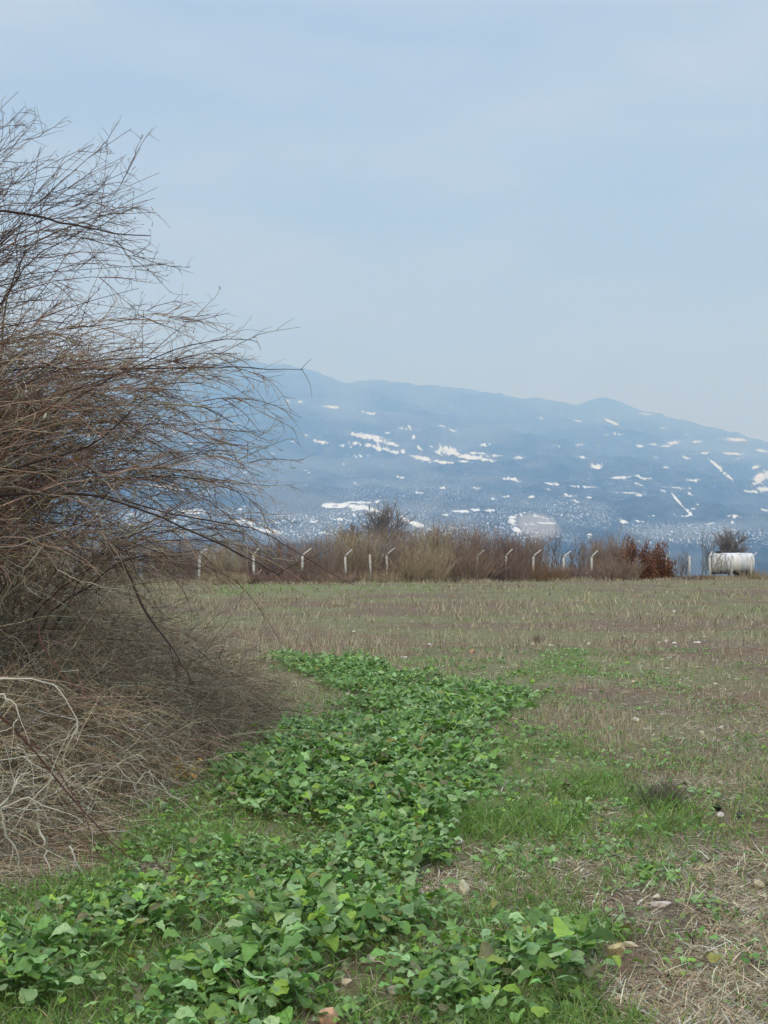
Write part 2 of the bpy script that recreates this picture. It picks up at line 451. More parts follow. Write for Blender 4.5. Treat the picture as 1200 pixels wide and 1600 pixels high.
quarry = np.clip(2.2 * blob(840, 822, 33, 18, 12), 0, 1)
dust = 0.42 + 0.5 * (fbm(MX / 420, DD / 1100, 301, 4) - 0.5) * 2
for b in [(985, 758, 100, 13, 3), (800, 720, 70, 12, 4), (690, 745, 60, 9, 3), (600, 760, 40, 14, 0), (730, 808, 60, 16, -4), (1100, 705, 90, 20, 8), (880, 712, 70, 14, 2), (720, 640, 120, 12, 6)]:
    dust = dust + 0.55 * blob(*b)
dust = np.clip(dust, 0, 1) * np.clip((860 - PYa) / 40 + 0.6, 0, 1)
speck = np.zeros_like(PX)
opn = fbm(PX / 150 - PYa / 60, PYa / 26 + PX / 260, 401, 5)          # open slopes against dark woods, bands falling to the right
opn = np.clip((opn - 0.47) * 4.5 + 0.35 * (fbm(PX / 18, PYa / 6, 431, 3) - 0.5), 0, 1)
opn = np.clip(opn + 1.5 * np.clip((VV - 0.86) / 0.12, 0, 1) * fbm(PX / 60, PYa / 12, 441, 3), 0, 1)   # frosted crest, also painted pale so it fades into the sky like mist
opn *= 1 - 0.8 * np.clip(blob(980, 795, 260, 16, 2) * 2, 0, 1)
for b in [(1100, 835, 105, 18, 4), (1020, 828, 50, 10, 5), (1180, 838, 60, 12, 4), (700, 836, 190, 17, 0), (560, 815, 90, 18, 2), (780, 815, 30, 26, 30), (430, 820, 110, 22, 5), (300, 815, 120, 22, 0), (905, 800, 60, 20, 6), (700, 790, 200, 36, 6)]:
    speck = np.maximum(speck, (0.5 if b[2] > 190 else 1.0) * np.clip(2 * blob(*b), 0, 1))
V = np.stack([MX, DD, MZ], -1)
back = V[:, -1:, :].copy(); back[..., 1] += 2500; back[..., 2] -= 600
front = V[:, :1, :].copy(); front[..., 1] -= 900; front[..., 2] -= 200
V = np.concatenate([front, V, back], 1)
def ext(a): return np.concatenate([a[:, :1] * 0, a, a[:, -1:] * 0], 1).ravel()
n0, n1 = V.shape[:2]
I = np.arange(n0 * n1).reshape(n0, n1)
Fq = np.stack([I[:-1, :-1], I[1:, :-1], I[1:, 1:], I[:-1, 1:]], -1).reshape(-1, 4)
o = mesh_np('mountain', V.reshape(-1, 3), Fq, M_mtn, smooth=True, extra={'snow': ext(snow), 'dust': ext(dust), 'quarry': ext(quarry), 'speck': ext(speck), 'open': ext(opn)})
tag(o, 'long blue wooded mountain with scattered snow fields across the valley', 'mountain', kind='structure')

FAR = [(-900, 700), (600, 690), (820, 660), (880, 640), (920, 626), (945, 620), (975, 630), (1010, 646), (1060, 662), (1130, 682), (1200, 704), (1300, 730), (1600, 780), (2300, 840)]
pxs = np.linspace(-900, 2300, 700); vs = np.linspace(0, 1, 30)
PX, VV = np.meshgrid(pxs, vs, indexing='ij')
SK = np.interp(PX, *np.array(FAR, float).T) + (fbm(PX / 14, PX * 0, 77, 3) - 0.5) * 3
DD = 24500 + 1500 * VV; PY = 900 + (SK - 900) * VV
V = np.stack([(PX - 600) / F * DD, DD, CAM_H + (HZ - PY) / F * DD], -1)
I = np.arange(PX.size).reshape(PX.shape)
Fq = np.stack([I[:-1, :-1], I[1:, :-1], I[1:, 1:], I[:-1, 1:]], -1).reshape(-1, 4)
z = np.zeros(PX.size)
o = mesh_np('far_mountain', V.reshape(-1, 3), Fq, M_mtn, smooth=True, extra={'snow': z, 'dust': z + 0.4, 'quarry': z, 'speck': z, 'open': z + 0.3})
tag(o, 'faint grey far ridge almost lost in haze behind the mountain', 'mountain', kind='structure')

# ------------------------------------------------------------------ weeds: broad lobed leaves
def leaf_mesh(S, Dr, L, W, lift, C, rows=10):
    """leaves from S heading Dr (horizontal), length L, width W; lift = rise of the blade"""
    N = len(S)
    d = norm(Dr * [1, 1, 0]); side = np.stack([d[:, 1], -d[:, 0], np.zeros(N)], -1)
    t = np.linspace(0, 1, rows)
    prof = np.array([0.08, 0.10, 0.30, 0.42, 0.70, 0.92, 1.0, 0.97, 0.78, 0.38])
    ph = rng.random((N, 1)) * 6.28
    P = []
    el0 = lift[:, None]; el = el0 - (0.9 + 0.9 * rng.random((N, 1))) * t[None]
    seg = (L / (rows - 1))[:, None]
    hx = np.concatenate([np.zeros((N, 1)), np.cumsum(np.cos(el[:, :-1]) * seg, 1)], 1)
    hz = np.concatenate([np.zeros((N, 1)), np.cumsum(np.sin(el[:, :-1]) * seg, 1)], 1)
    cen = S[:, None] + d[:, None] * hx[..., None]; cen[..., 2] += hz
    w = np.abs(W[:, None] * prof[None] * (1 + (0.13 * rng.normal(size=(N, rows)) + 0.10 * np.sin(t[None] * 22 + ph)) * (t > 0.15)))
    w2 = np.abs(W[:, None] * prof[None] * (1 + (0.13 * rng.normal(size=(N, rows)) + 0.10 * np.sin(t[None] * 22 + ph)) * (t > 0.15)))
    cup = (0.4 + 0.6 * rng.normal(size=(N, 1))) * np.ones((N, rows)) + 0.35 * np.sin(t[None] * 16 + ph)
    nrm = np.array([0, 0, 1.0])
    Lf = cen - side[:, None] * w[..., None]; Lf[..., 2] += cup * w * 0.55
    Rt = cen + side[:, None] * w2[..., None]; Rt[..., 2] += cup[:, ::-1] * w2 * 0.55
    V = np.stack([Lf, cen, Rt], 2)                      # N, rows, 3, 3
    tilt = 0.35 * rng.normal(size=(N, 1, 1))
    V[..., 2] += tilt * np.array([-1, 0, 1])[None, None] * (W[:, None] * prof)[..., None]
    idx = np.arange(N * rows * 3).reshape(N, rows, 3)
    Fq = np.stack([idx[:, :-1, :-1], idx[:, :-1, 1:], idx[:, 1:, 1:], idx[:, 1:, :-1]], -1).reshape(-1, 4)
    c = np.repeat(C, rows * 3, 0).reshape(N, rows, 3, 3).copy()
    c[:, :, 1] = c[:, :, 1] * 0.8 + np.array([0.10, 0.14, 0.06]) * 0.35       # paler midrib
    c[:, :2] = c[:, :2] * 0.6 + np.array([0.14, 0.19, 0.08]) * 0.4
    return V.reshape(-1, 3), Fq, c.reshape(-1, 3)

GREENS = [(0.195, 0.373, 0.082), (0.161, 0.32, 0.065), (0.237, 0.418, 0.121), (0.32, 0.493, 0.193), (0.265, 0.448, 0.055), (0.126, 0.255, 0.044), (0.363, 0.523, 0.219)]

def rosettes(x, y, scale, nl, sprd, upr):
    n = len(x); z = ground_z(x, y)
    pi = np.repeat(np.arange(n), nl)
    az = rng.random(len(pi)) * 6.283
    d = np.stack([np.cos(az), np.sin(az), 0 * az], -1)
    h = (0.02 + 0.09 * rng.random(len(pi)) * upr) * scale[pi]
    off = (0.02 + 0.07 * rng.random(len(pi))) * sprd * scale[pi]
    S = np.stack([x[pi], y[pi], z[pi] + h], -1) + d * off[:, None]
    L = (0.034 + 0.052 * rng.random(len(pi)) ** 1.3) * scale[pi]
    W = L * (0.21 + 0.12 * rng.random(len(pi)))
    lift = 0.35 + 0.75 * rng.random(len(pi))
    C = tints(len(pi), GREENS, 0.22)
    old = rng.random(len(pi)) < 0.05
    C[old] = tints(old.sum(), [(0.3, 0.27, 0.07), (0.22, 0.2, 0.09)], 0.2)
    return leaf_mesh(S, d, L, W, lift, C), S

def scatter(n, px0, px1, py0, py1):
    px = px0 + (px1 - px0) * rng.random(n); py = py0 + (py1 - py0) * rng.random(n)
    return gnd(px, py)

def scatter_world(dens, x0, x1, y0, y1):
    n = int(dens * (x1 - x0) * (y1 - y0))
    return x0 + (x1 - x0) * rng.random(n), y0 + (y1 - y0) * rng.random(n)

x, y = scatter_world(235, -4.5, 3.5, 3.4, 23)
dn, sp, gr = green_mask(x, y)
pt = fbm(x * 1.7, y * 1.7, 61, 3)
keep = (dn & (pt > 0.40)) | (sp & (rng.random(len(x)) < 0.28)) | ((gr > 0.4) & (rng.random(len(x)) < 0.10)) | ((pt > 0.62) & (rng.random(len(x)) < 0.12))
keep &= clear_of(x, y)
x, y, dn = x[keep], y[keep], dn[keep]
sc_ = np.where(dn, (0.45 + 1.15 * fbm(x * 1.5, y * 1.5, 66, 3)) * (0.75 + 0.5 * rng.random(len(x))), 0.55 + 0.4 * rng.random(len(x)))
W_, S_ = rosettes(x, y, sc_, 8, 1.1, np.where(dn, 1.0, 0.3)[np.repeat(np.arange(len(x)), 8)])
o = mesh_np('weeds', W_[0], W_[1], M_leaf, tint=W_[2], smooth=True)
tag(o, 'low broad leaved green weeds spreading in a band over the field', 'weeds', kind='stuff')

# tiny flat weeds between the straw
x, y = scatter_world(75, -1.5, 6.5, 3.6, 24)
cl = fbm(x * 1.1, y * 0.9, 71, 4)
keep = (cl > 0.56) & (rng.random(len(x)) < 0.8) & clear_of(x, y)
x, y = x[keep], y[keep]
W_, S_ = rosettes(x, y, 0.35 + 0.3 * rng.random(len(x)), 6, 0.9, 0.3)
o = mesh_np('seedling_weeds', W_[0], W_[1], M_leaf, tint=W_[2], smooth=True)
tag(o, 'tiny flat green seedlings dotted through the straw', 'weeds', kind='stuff')

# ------------------------------------------------------------------ blades
def blades(x, y, L, W, el, C, bend=0.6, seg=3, z=None):
    N = len(x)
    if z is None: z = ground_z(x, y)
    az = rng.random(N) * 6.283
    d = np.stack([np.cos(az), np.sin(az)], -1)
    P = np.empty((N, seg + 1, 3)); P[:, 0] = np.stack([x, y, z], -1)
    e = el.copy(); az2 = az.copy(); bn = bend * (0.4 + rng.random(N)); tw = rng.normal(size=N) * 0.16
    for i in range(seg):
        st = L / seg
        P[:, i + 1, 0] = P[:, i, 0] + np.cos(e) * np.cos(az2) * st
        P[:, i + 1, 1] = P[:, i, 1] + np.cos(e) * np.sin(az2) * st
        P[:, i + 1, 2] = np.maximum(P[:, i, 2] + np.sin(e) * st, z + 0.002)
        e = e - bn / seg * 1.6; az2 = az2 + tw
    fa = rng.random(N) * 6.283
    sd = np.stack([np.cos(fa), np.sin(fa), 0.3 * rng.normal(size=N)], -1)
    wd = np.linspace(1, 0.25, seg + 1)[None] * W[:, None] * 0.5
    V = np.stack([P - sd[:, None] * wd[..., None], P + sd[:, None] * wd[..., None]], 2)
    idx = np.arange(N * (seg + 1) * 2).reshape(N, seg + 1, 2)
    Fq = np.stack([idx[:, :-1, 0], idx[:, :-1, 1], idx[:, 1:, 1], idx[:, 1:, 0]], -1).reshape(-1, 4)
    return V.reshape(-1, 3), Fq, np.repeat(C, (seg + 1) * 2, 0)

def wpx(y, k): return k * y / F              # k photo pixels of width at distance y

G_COL = [(0.163, 0.31, 0.059), (0.213, 0.36, 0.073), (0.139, 0.253, 0.052), (0.261, 0.36, 0.104)]
S_COL = [(0.555, 0.449, 0.293), (0.463, 0.359, 0.235), (0.66, 0.584, 0.411), (0.339, 0.247, 0.162), (0.66, 0.66, 0.513), (0.401, 0.315, 0.221)]
T_COL = [(0.46, 0.40, 0.28), (0.38, 0.31, 0.215), (0.52, 0.47, 0.34), (0.34, 0.27, 0.185), (0.40, 0.38, 0.23)]

# green grass
x, y = scatter(430000, -500, 1700, 905, 1900)
dn, sp, gr = green_mask(x, y)
px, py = px_of(x, y)
base = np.clip((fbm(x * 0.35, y * 0.25, 91, 4) - 0.36) * 2.2, 0.0, 0.65) * (y > 7) + 0.10
lo = fbm(x * 1.6, y * 1.3, 95, 3)
p = np.maximum(gr * np.clip((lo - 0.32) * 4, 0, 1), base * np.clip((lo - 0.3) * 3, 0.1, 1)); p = np.where(dn, 0.36, p); p = np.where(sp, np.maximum(p, 0.25), p)
k = (rng.random(len(x)) < p * 0.8) & clear_of(x, y)
x, y = x[k], y[k]; strong = gr[k]
far = np.clip((y - 12) / 30, 0, 1)
L = (0.05 + 0.09 * rng.random(len(x))) * (0.85 + 0.6 * strong) * np.clip(y / 30, 1, 2.2)
C = tints(len(x), G_COL, 0.2); m_ = (0.45 * far)[:, None] * (1 - strong[:, None]); C = C * (1 - m_) + np.array([0.33, 0.33, 0.17]) * m_
W_ = blades(x, y, L, np.maximum(0.004 + 0.003 * rng.random(len(x)), wpx(y, 0.8) * np.clip(y / 25, 1, 1.8)), 0.6 + 0.8 * rng.random(len(x)), C, 0.7)
o = mesh_np('grass', W_[0], W_[1], M_grass, tint=W_[2])
tag(o, 'short green grass growing in patches over the field', 'grass', kind='stuff')

# standing dry grass / stubble, tallest in the far half of the field
x, y = scatter(270000, -500, 1700, 903, 1700)
fx = -500 + 2200 * rng.random(26000); fy = 1.0 / np.interp(fx, [250, 397, 1110, 1400], [1 / 95.0, 1 / 99.0, 1 / 125.0, 1 / 138.0]) - 5 + 7 * rng.random(26000)
x = np.concatenate([x, (fx - 600) / F * fy]); y = np.concatenate([y, fy])          # ragged verge along the fence
verge = np.arange(len(x)) >= 270000
dn, sp, gr = green_mask(x, y)
px, py = px_of(x, y)
patch = fbm(x * 0.22, y * 0.12, 101, 4)
p = np.clip((y - 14) / 25, 0.06, 1) * np.clip((patch - 0.36) * 4, 0.15, 1)
tall = inpoly(px, py, [(360, 1045), (370, 1000), (620, 1000), (640, 1040), (560, 1050)]) | inpoly(px, py, [(830, 1140), (860, 1095), (960, 1100), (1010, 1150), (960, 1185), (880, 1170)])
p = np.where(tall, 1.0, p); p = np.where(verge, (fbm(x * 0.8, y * 0.5, 141, 3) > 0.45) * 0.9, p); p = p * np.where(dn, 0.05, 1) * np.where(gr > 0.6, 0.25, 1)
k = rng.random(len(x)) < p * 0.85
x, y, tall, verge = x[k], y[k], tall[k], verge[k]
tc_x, tc_y = scatter(1500, -400, 1600, 915, 1230)                    # tussocks
ok_ = (green_mask(tc_x, tc_y)[2] < 0.5) & ~green_mask(tc_x, tc_y)[0]; tc_x, tc_y = tc_x[ok_], tc_y[ok_]
ti = np.repeat(np.arange(len(tc_x)), 28); ts = (0.04 + 0.10 * rng.random(len(tc_x)))[ti]
x = np.concatenate([x, tc_x[ti] + ts * rng.normal(size=len(ti))]); y = np.concatenate([y, tc_y[ti] + ts * rng.normal(size=len(ti))])
tall = np.concatenate([tall, rng.random(len(tc_x))[ti] < 0.15]); verge = np.concatenate([verge, np.zeros(len(ti), bool)])
patch = fbm(x * 0.22, y * 0.12, 101, 4); k = np.ones(len(x), bool)
L = (0.05 + 0.13 * rng.random(len(x)) ** 1.5) * np.where(tall, 1.55, 1.0) * np.clip(y / 26, 0.6, 1.5) * (0.4 + 1.2 * patch[k]) * np.where(verge, 1.5, 1)
W_ = blades(x, y, L, np.maximum(0.003, wpx(y, 0.9) * np.clip(y / 30, 1, 1.35)), 1.05 + 0.5 * rng.random(len(x)), tints(len(x), T_COL, 0.32), 0.25)
o = mesh_np('dry_grass', W_[0], W_[1], M_straw, tint=W_[2])
tag(o, 'standing tan dry grass and stubble across the far field', 'dry grass', kind='stuff')

# straw lying flat
x, y = scatter(430000, -400, 1600, 960, 1800)
dn, sp, gr = green_mask(x, y)
lo = fbm(x * 1.3, y * 1.1, 111, 4)
p = np.clip((lo - 0.28) * 3.2, 0.12, 1) * np.where(dn, 0.08, 1) * np.where(sp, 0.6, 1) * (1 - 0.65 * gr)
k = (rng.random(len(x)) < p * 0.85) & clear_of(x, y)
x, y = x[k], y[k]
L = 0.035 + 0.09 * rng.random(len(x)) ** 1.6
W_ = blades(x, y, L, np.maximum(0.003 + 0.003 * rng.random(len(x)), wpx(y, 0.8)), 0.35 * np.abs(rng.normal(size=len(x))), tints(len(x), S_COL, 0.36), 0.22,
            z=ground_z(x, y) + 0.012 * rng.random(len(x)))
o = mesh_np('straw', W_[0], W_[1], M_straw, tint=W_[2])
tag(o, 'pale cut straw lying loose over the bare soil', 'straw', kind='stuff')

# long bleached stalks leaning in the weeds
x, y = scatter_world(4.5, -2.5, 4, 4.2, 16)
n = len(x)
S = np.stack([x, y, ground_z(x, y)], -1); d = np.stack([rng.normal(size=n), rng.normal(size=n), 0.45 + 0.6 * rng.random(n)], -1)
P = grow(S, d, 0.12 + 0.22 * rng.random(n), 5, 0.06, 0.12)
v = tubes(P, taper(n, 6, 0.0022, 0.001), 3, tints(n, [(0.5, 0.44, 0.34), (0.4, 0.34, 0.26)], 0.15))
o = mesh_np('dry_stalks', v[0], v[1], M_straw, tint=v[2])
tag(o, 'thin bleached stalks leaning among the weeds', 'dry stalks', kind='stuff')

# ------------------------------------------------------------------ the hedgerow on the left
BROWN = [(0.16, 0.098, 0.077), (0.113, 0.076, 0.062), (0.207, 0.125, 0.093), (0.094, 0.064, 0.056), (0.187, 0.143, 0.093)]
REDBR = [(0.381, 0.243, 0.186), (0.274, 0.2, 0.164), (0.479, 0.338, 0.251), (0.36, 0.327, 0.224)]
GREY = [(0.498, 0.412, 0.284), (0.372, 0.3, 0.211), (0.65, 0.573, 0.399), (0.298, 0.238, 0.168), (0.468, 0.363, 0.238), (0.65, 0.66, 0.502)]
DGREY = [(0.355, 0.298, 0.21), (0.273, 0.228, 0.164), (0.491, 0.425, 0.293), (0.216, 0.176, 0.128), (0.377, 0.287, 0.192)]

def arch_shrub(name, label, cat, loc, P, wood, twig, n2, n3, l2, l3, r0, grav, bud=None, leaf=None, n3lo=0.1, up=0.0):
    root = thing(name, label, cat, loc)
    N, M, _ = P.shape
    v = tubes(P, taper(N, M, r0 * (0.7 + 0.6 * rng.random(N)), 0.0016), 4, tints(N, wood))
    mesh_np('stems', v[0], v[1], M_bark, root, v[2])
    S, d, pi, t = sprout(P, n2, 0.25, 0.99, (0.12, 0.85), up)
    L = (l2[0] + (l2[1] - l2[0]) * rng.random(len(S))) * (1.15 - 0.6 * t)
    B = grow(S, d, L, 8, grav, 0.10)
    v = tubes(B, taper(len(B), 9, 0.0034, 0.0013), 3, tints(len(B), wood))
    mesh_np('branches', v[0], v[1], M_bark, root, v[2])
    S, d, pi, t = sprout(B, n3, n3lo, 1.0, (0.35, 1.15), up)
    L = (l3[0] + (l3[1] - l3[0]) * rng.random(len(S))) * (1.1 - 0.5 * t)
    T = grow(S, d, L, 5, grav, 0.16)
    v = tubes(T, taper(len(T), 6, 0.0018, 0.0008), 3, tints(len(T), twig))
    tw_ = [v]
    if bud:
        k = rng.random(len(T)) < bud
        S = T[k, -1]; n = len(S)
        if n:
            G = grow(S, norm(rng.normal(size=(n, 3)) * [1, 1, 0.8] + [0.4, 0, 0.3]), 0.02 + 0.035 * rng.random(n), 3, 0.2, 0.2, 0.3)
            rr = np.array([0.001, 0.0028, 0.0022, 0.0006])[None] * np.ones((n, 1))
            v = tubes(G, rr, 3, tints(n, [(0.16, 0.13, 0.08), (0.12, 0.09, 0.06), (0.2, 0.18, 0.1)]))
            tw_.append(v)
    v = join(tw_); mesh_np('twigs', v[0], v[1], M_bark, root, v[2])
    if leaf:
        ok_ = np.nonzero((T[:, -2, 0] < -1.5) & (T[:, -2, 2] < 2.6))[0]
        k = rng.choice(ok_, leaf, replace=False)
        S = T[k, -2]; d = rng.normal(size=(leaf, 3))
        v = leaf_mesh(S, d, 0.025 + 0.025 * rng.random(leaf), 0.006 + 0.007 * rng.random(leaf), rng.normal(size=leaf) * 0.9,
                      tints(leaf, [(0.42, 0.31, 0.15), (0.36, 0.22, 0.11), (0.5, 0.44, 0.34), (0.3, 0.17, 0.09), (0.6, 0.56, 0.48)]))
        mesh_np('dry_leaves', v[0], v[1], M_dry, root, v[2])
    return root

EDGE = np.array([(140, 120), (150, 150), (215, 210), (290, 242), (375, 252), (450, 245), (500, 250), (530, 310), (555, 370), (575, 410), (640, 375), (700, 400), (780, 430), (850, 420), (905, 440), (960, 400)], float)

def stems_to(n, py0, py1, inner, D0, D1, rootx, seed_edge=0.35):
    py = py0 + (py1 - py0) * rng.random(n)
    ed = np.interp(py, EDGE[:, 0], EDGE[:, 1])
    on = rng.random(n) < seed_edge
    px = np.where(on, ed - 40 * rng.random(n), ed - 50 - inner * rng.random(n) ** 0.8)
    D = D0 + (D1 - D0) * rng.random(n)
    tip = at(px, py, D)
    rx = rootx[0] + (rootx[1] - rootx[0]) * rng.random(n)
    root = np.stack([rx, D + rng.normal(size=n) * 0.5, np.zeros(n)], -1)
    h = tip[:, 2]
    # heading at the tip: rising when high, level in the middle, drooping below
    el = np.interp(py, [140, 260, 380, 460, 560, 700, 850, 960], [0.75, 0.45, -0.35, 0.3, -0.05, -0.12, -0.55, -0.75]) + 0.18 * rng.normal(size=n)
    run = np.linalg.norm(tip - root, axis=1)
    dirn = np.stack([np.cos(el), 0.15 * rng.normal(size=n), np.sin(el)], -1)
    P1 = root + np.stack([0.1 * run, 0 * h, np.maximum(h * 0.75, 0.9)], -1)
    P2 = tip - dirn * (run * 0.42)[:, None]
    P = bez(root, P1, P2, tip, 18)
    w = np.cumsum(rng.normal(size=(n, 18, 3)) * 0.02, 1); w -= w[:, :1]; w[:, -1:] *= 0.7
    return P + w

# tall thin-twigged shrub rising out of the frame at the left
P = np.concatenate([stems_to(50, 152, 330, 330, 9.0, 11.5, (-4.6, -3.2), 0.3), stems_to(38, 330, 520, 380, 9.0, 11.5, (-4.6, -3.2), 0.3)])
arch_shrub('tall_bare_shrub', 'tall bare shrub of fine dark twigs reaching high against the sky', 'shrub', (-3.9, 10.2, 0), P, BROWN, BROWN, 11, 6, (0.3, 0.85), (0.07, 0.22), 0.011, 0.015, bud=0.35, up=0.03)
# arching shrub
P = np.concatenate([stems_to(45, 470, 720, 300, 8.6, 10.8, (-4.4, -3.0), 0.0), stems_to(80, 515, 700, 430, 8.3, 11.0, (-4.4, -2.9), 0.2), stems_to(85, 690, 900, 480, 8.2, 11.0, (-4.2, -2.7), 0.2)])
arch_shrub('arching_shrub', 'big reddish brown shrub whose long bare shoots arch out over the field', 'shrub', (-3.5, 9.6, 0), P, REDBR + BROWN[:2], REDBR + BROWN + GREY[:3] + DGREY[:2], 17, 6, (0.4, 1.0), (0.07, 0.24), 0.010, 0.035, bud=0.05, leaf=260)

# heavier dark branches seen across the shrub
def cane_group(name, label, cat, loc, items, part='canes'):
    root = thing(name, label, cat, loc)
    for nm, lst in items:
        for pts, D, r, c in lst:
            out = []
            q = np.array(pts, float); s = np.linspace(0, len(q) - 1, 16)
            pxx = np.interp(s, np.arange(len(q)), q[:, 0]); pyy = np.interp(s, np.arange(len(q)), q[:, 1])
            DD_ = np.linspace(D[0], D[1], 16) if isinstance(D, tuple) else np.full(16, D)
            P = at(pxx, pyy, DD_)[None]
            for _ in range(2): P[:, 1:-1] = (P[:, :-2] + 2 * P[:, 1:-1] + P[:, 2:]) / 4
            w = np.cumsum(rng.normal(size=P.shape) * 0.007, 1); P = P + w - w[:, :1]
            out.append(tubes(P, taper(1, 16, r * 1.2, r * 0.35), 6, np.array([c])))
            S, d, pi, t = sprout(P, 5, 0.2, 1, (0.4, 0.9))
            T = grow(S, d, 0.1 + 0.25 * rng.random(5), 5, 0.04, 0.15)
            out.append(tubes(T, taper(5, 6, r * 0.3, 0.0008), 6, np.tile(np.array([c]), (5, 1))))
            v = join(out); mesh_np(nm, v[0], v[1], M_bark, root, v[2], smooth=True)
    return root

dk = (0.055, 0.038, 0.034); md = (0.10, 0.065, 0.055)
cane_group('dark_branch', 'thick dark branches running level then bending down out of the brown shrub', 'branch', (-3.0, 8.2, 0), [('branch', [
    ([(-160, 800), (-60, 745), (20, 722), (80, 715), (150, 700), (215, 640)], 8.4, 0.011, dk),
    ([(-120, 790), (0, 772), (120, 765), (190, 782), (280, 825), (350, 862), (420, 905)], 8.3, 0.0085, dk),
    ([(190, 880), (232, 965), (262, 1010), (285, 1045), (312, 1085)], (8.6, 8.1), 0.008, dk),
    ([(-100, 340), (0, 333), (85, 346), (160, 362), (235, 380)], 9.4, 0.009, dk),
    ([(-80, 600), (60, 560), (180, 575), (300, 575), (380, 572), (460, 575)], 9.0, 0.006, dk),
    ([(-60, 820), (120, 755), (260, 800), (400, 815), (470, 855), (560, 905)], 8.6, 0.0055, md),
    ([(0, 700), (150, 600), (280, 545), (330, 540), (395, 537), (405, 560)], 8.8, 0.004, dk)])])

# dense dead thicket underneath
def thicket(name, label, loc, n, edge, D0, D1, hmax, deep, cols, lr=(0.25, 0.7), rr=(0.0014, 0.0034), leaf=0, flat=0.5):
    """edge: list of (D, X) of its foot line; it fills to the left of it"""
    root = thing(name, label, 'thicket', loc)
    e = np.array(edge, float)
    D = D0 + (D1 - D0) * rng.random(n)
    xe = np.interp(D, e[:, 0], e[:, 1]) + 0.25 * (fbm(D * 1.5, D * 0, 5, 3) - 0.5)
    q = deep * rng.random(n) ** 0.8
    X = xe - q
    top = hmax * np.clip(1 - np.exp(-q / (deep * 0.38)), 0, 1) * (0.3 + 1.35 * fbm(X * 1.7, D * 1.2, 15, 3)) * np.clip((D - D0) / 0.8 + 0.25, 0, 1)
    Z = top * rng.random(n) ** 0.75
    S = np.stack([X, D, Z], -1)
    d = rng.normal(size=(n, 3)) * [1, 0.8, flat]; d[:, 0] += 0.25
    P = grow(S, d, lr[0] + (lr[1] - lr[0]) * rng.random(n), 7, 0.05, 0.16, 0.06)
    m = n // 7                                            # longer shoots bending down through the tangle
    i = rng.choice(n, m, replace=False)
    d = np.stack([0.7 + 0.5 * rng.normal(size=m), 0.5 * rng.normal(size=m), -0.1 + 0.5 * rng.normal(size=m)], -1)
    P[i] = grow(S[i] - [0.2, 0, 0], d, 0.6 + 0.9 * rng.random(m), 7, 0.12, 0.1)
    P[..., 2] = np.maximum(P[..., 2], 0.01)
    C = tints(n, cols, 0.42)
    v = tubes(P, taper(n, 8, rr[0] + (rr[1] - rr[0]) * rng.random(n) ** 2 * 1.6, 0.0009), 3, C)
    mesh_np('stems', v[0], v[1], M_bark, root, v[2])
    S, dd, pi, t = sprout(P, 2, 0.1, 1, (0.4, 1.1))
    T = grow(S, dd, 0.05 + 0.16 * rng.random(len(S)), 4, 0.04, 0.2)
    T[..., 2] = np.maximum(T[..., 2], 0.008)
    v = tubes(T, taper(len(T), 5, 0.0013, 0.0007), 3, np.repeat(C, 2, 0) * 1.05)
    mesh_np('twigs', v[0], v[1], M_bark, root, v[2])
    if leaf:
        k = rng.choice(n, leaf, replace=False)
        v = leaf_mesh(P[k, 3], rng.normal(size=(leaf, 3)), 0.03 + 0.03 * rng.random(leaf), 0.008 + 0.007 * rng.random(leaf), rng.normal(size=leaf) * 0.9,
                      tints(leaf, [(0.42, 0.31, 0.15), (0.36, 0.22, 0.11), (0.5, 0.44, 0.34), (0.3, 0.17, 0.09), (0.62, 0.58, 0.5)]))
        mesh_np('dry_leaves', v[0], v[1], M_dry, root, v[2])
    return root

thicket('dead_thicket', 'grey brown tangle of dead twigs heaped under the arching shoots', (-2.6, 10.5, 0), 10500,
        [(8.2, -1.6), (9.5, -1.45), (10.6, -1.28), (12, -1.08), (13.5, -1.0)], 8.0, 13.6, 1.9, 2.8, DGREY + GREY[:2] + REDBR[:1], leaf=60)
thicket('dead_thicket', 'low ash grey brush spilling onto the weeds where the hedgerow ends', (-1.6, 12.5, 0), 3600,
        [(10.5, -1.15), (12, -0.98), (13.4, -0.92), (15, -1.15), (17, -1.6)], 10.6, 17.0, 0.62, 1.5, GREY[:2] + DGREY, lr=(0.18, 0.5))
thicket('dead_thicket', 'pale dry brush piled at the foot of the hedgerow beside the weeds', (-2.4, 7.4, 0), 5200,
        [(6.2, -1.85), (7.0, -1.72), (7.8, -1.55), (8.8, -1.35), (9.6, -1.3)], 6.3, 9.6, 0.95, 1.8, GREY + DGREY[:2], lr=(0.2, 0.6))
pale = (0.64, 0.59, 0.49); pal2 = (0.54, 0.48, 0.39); red = (0.15, 0.075, 0.06)
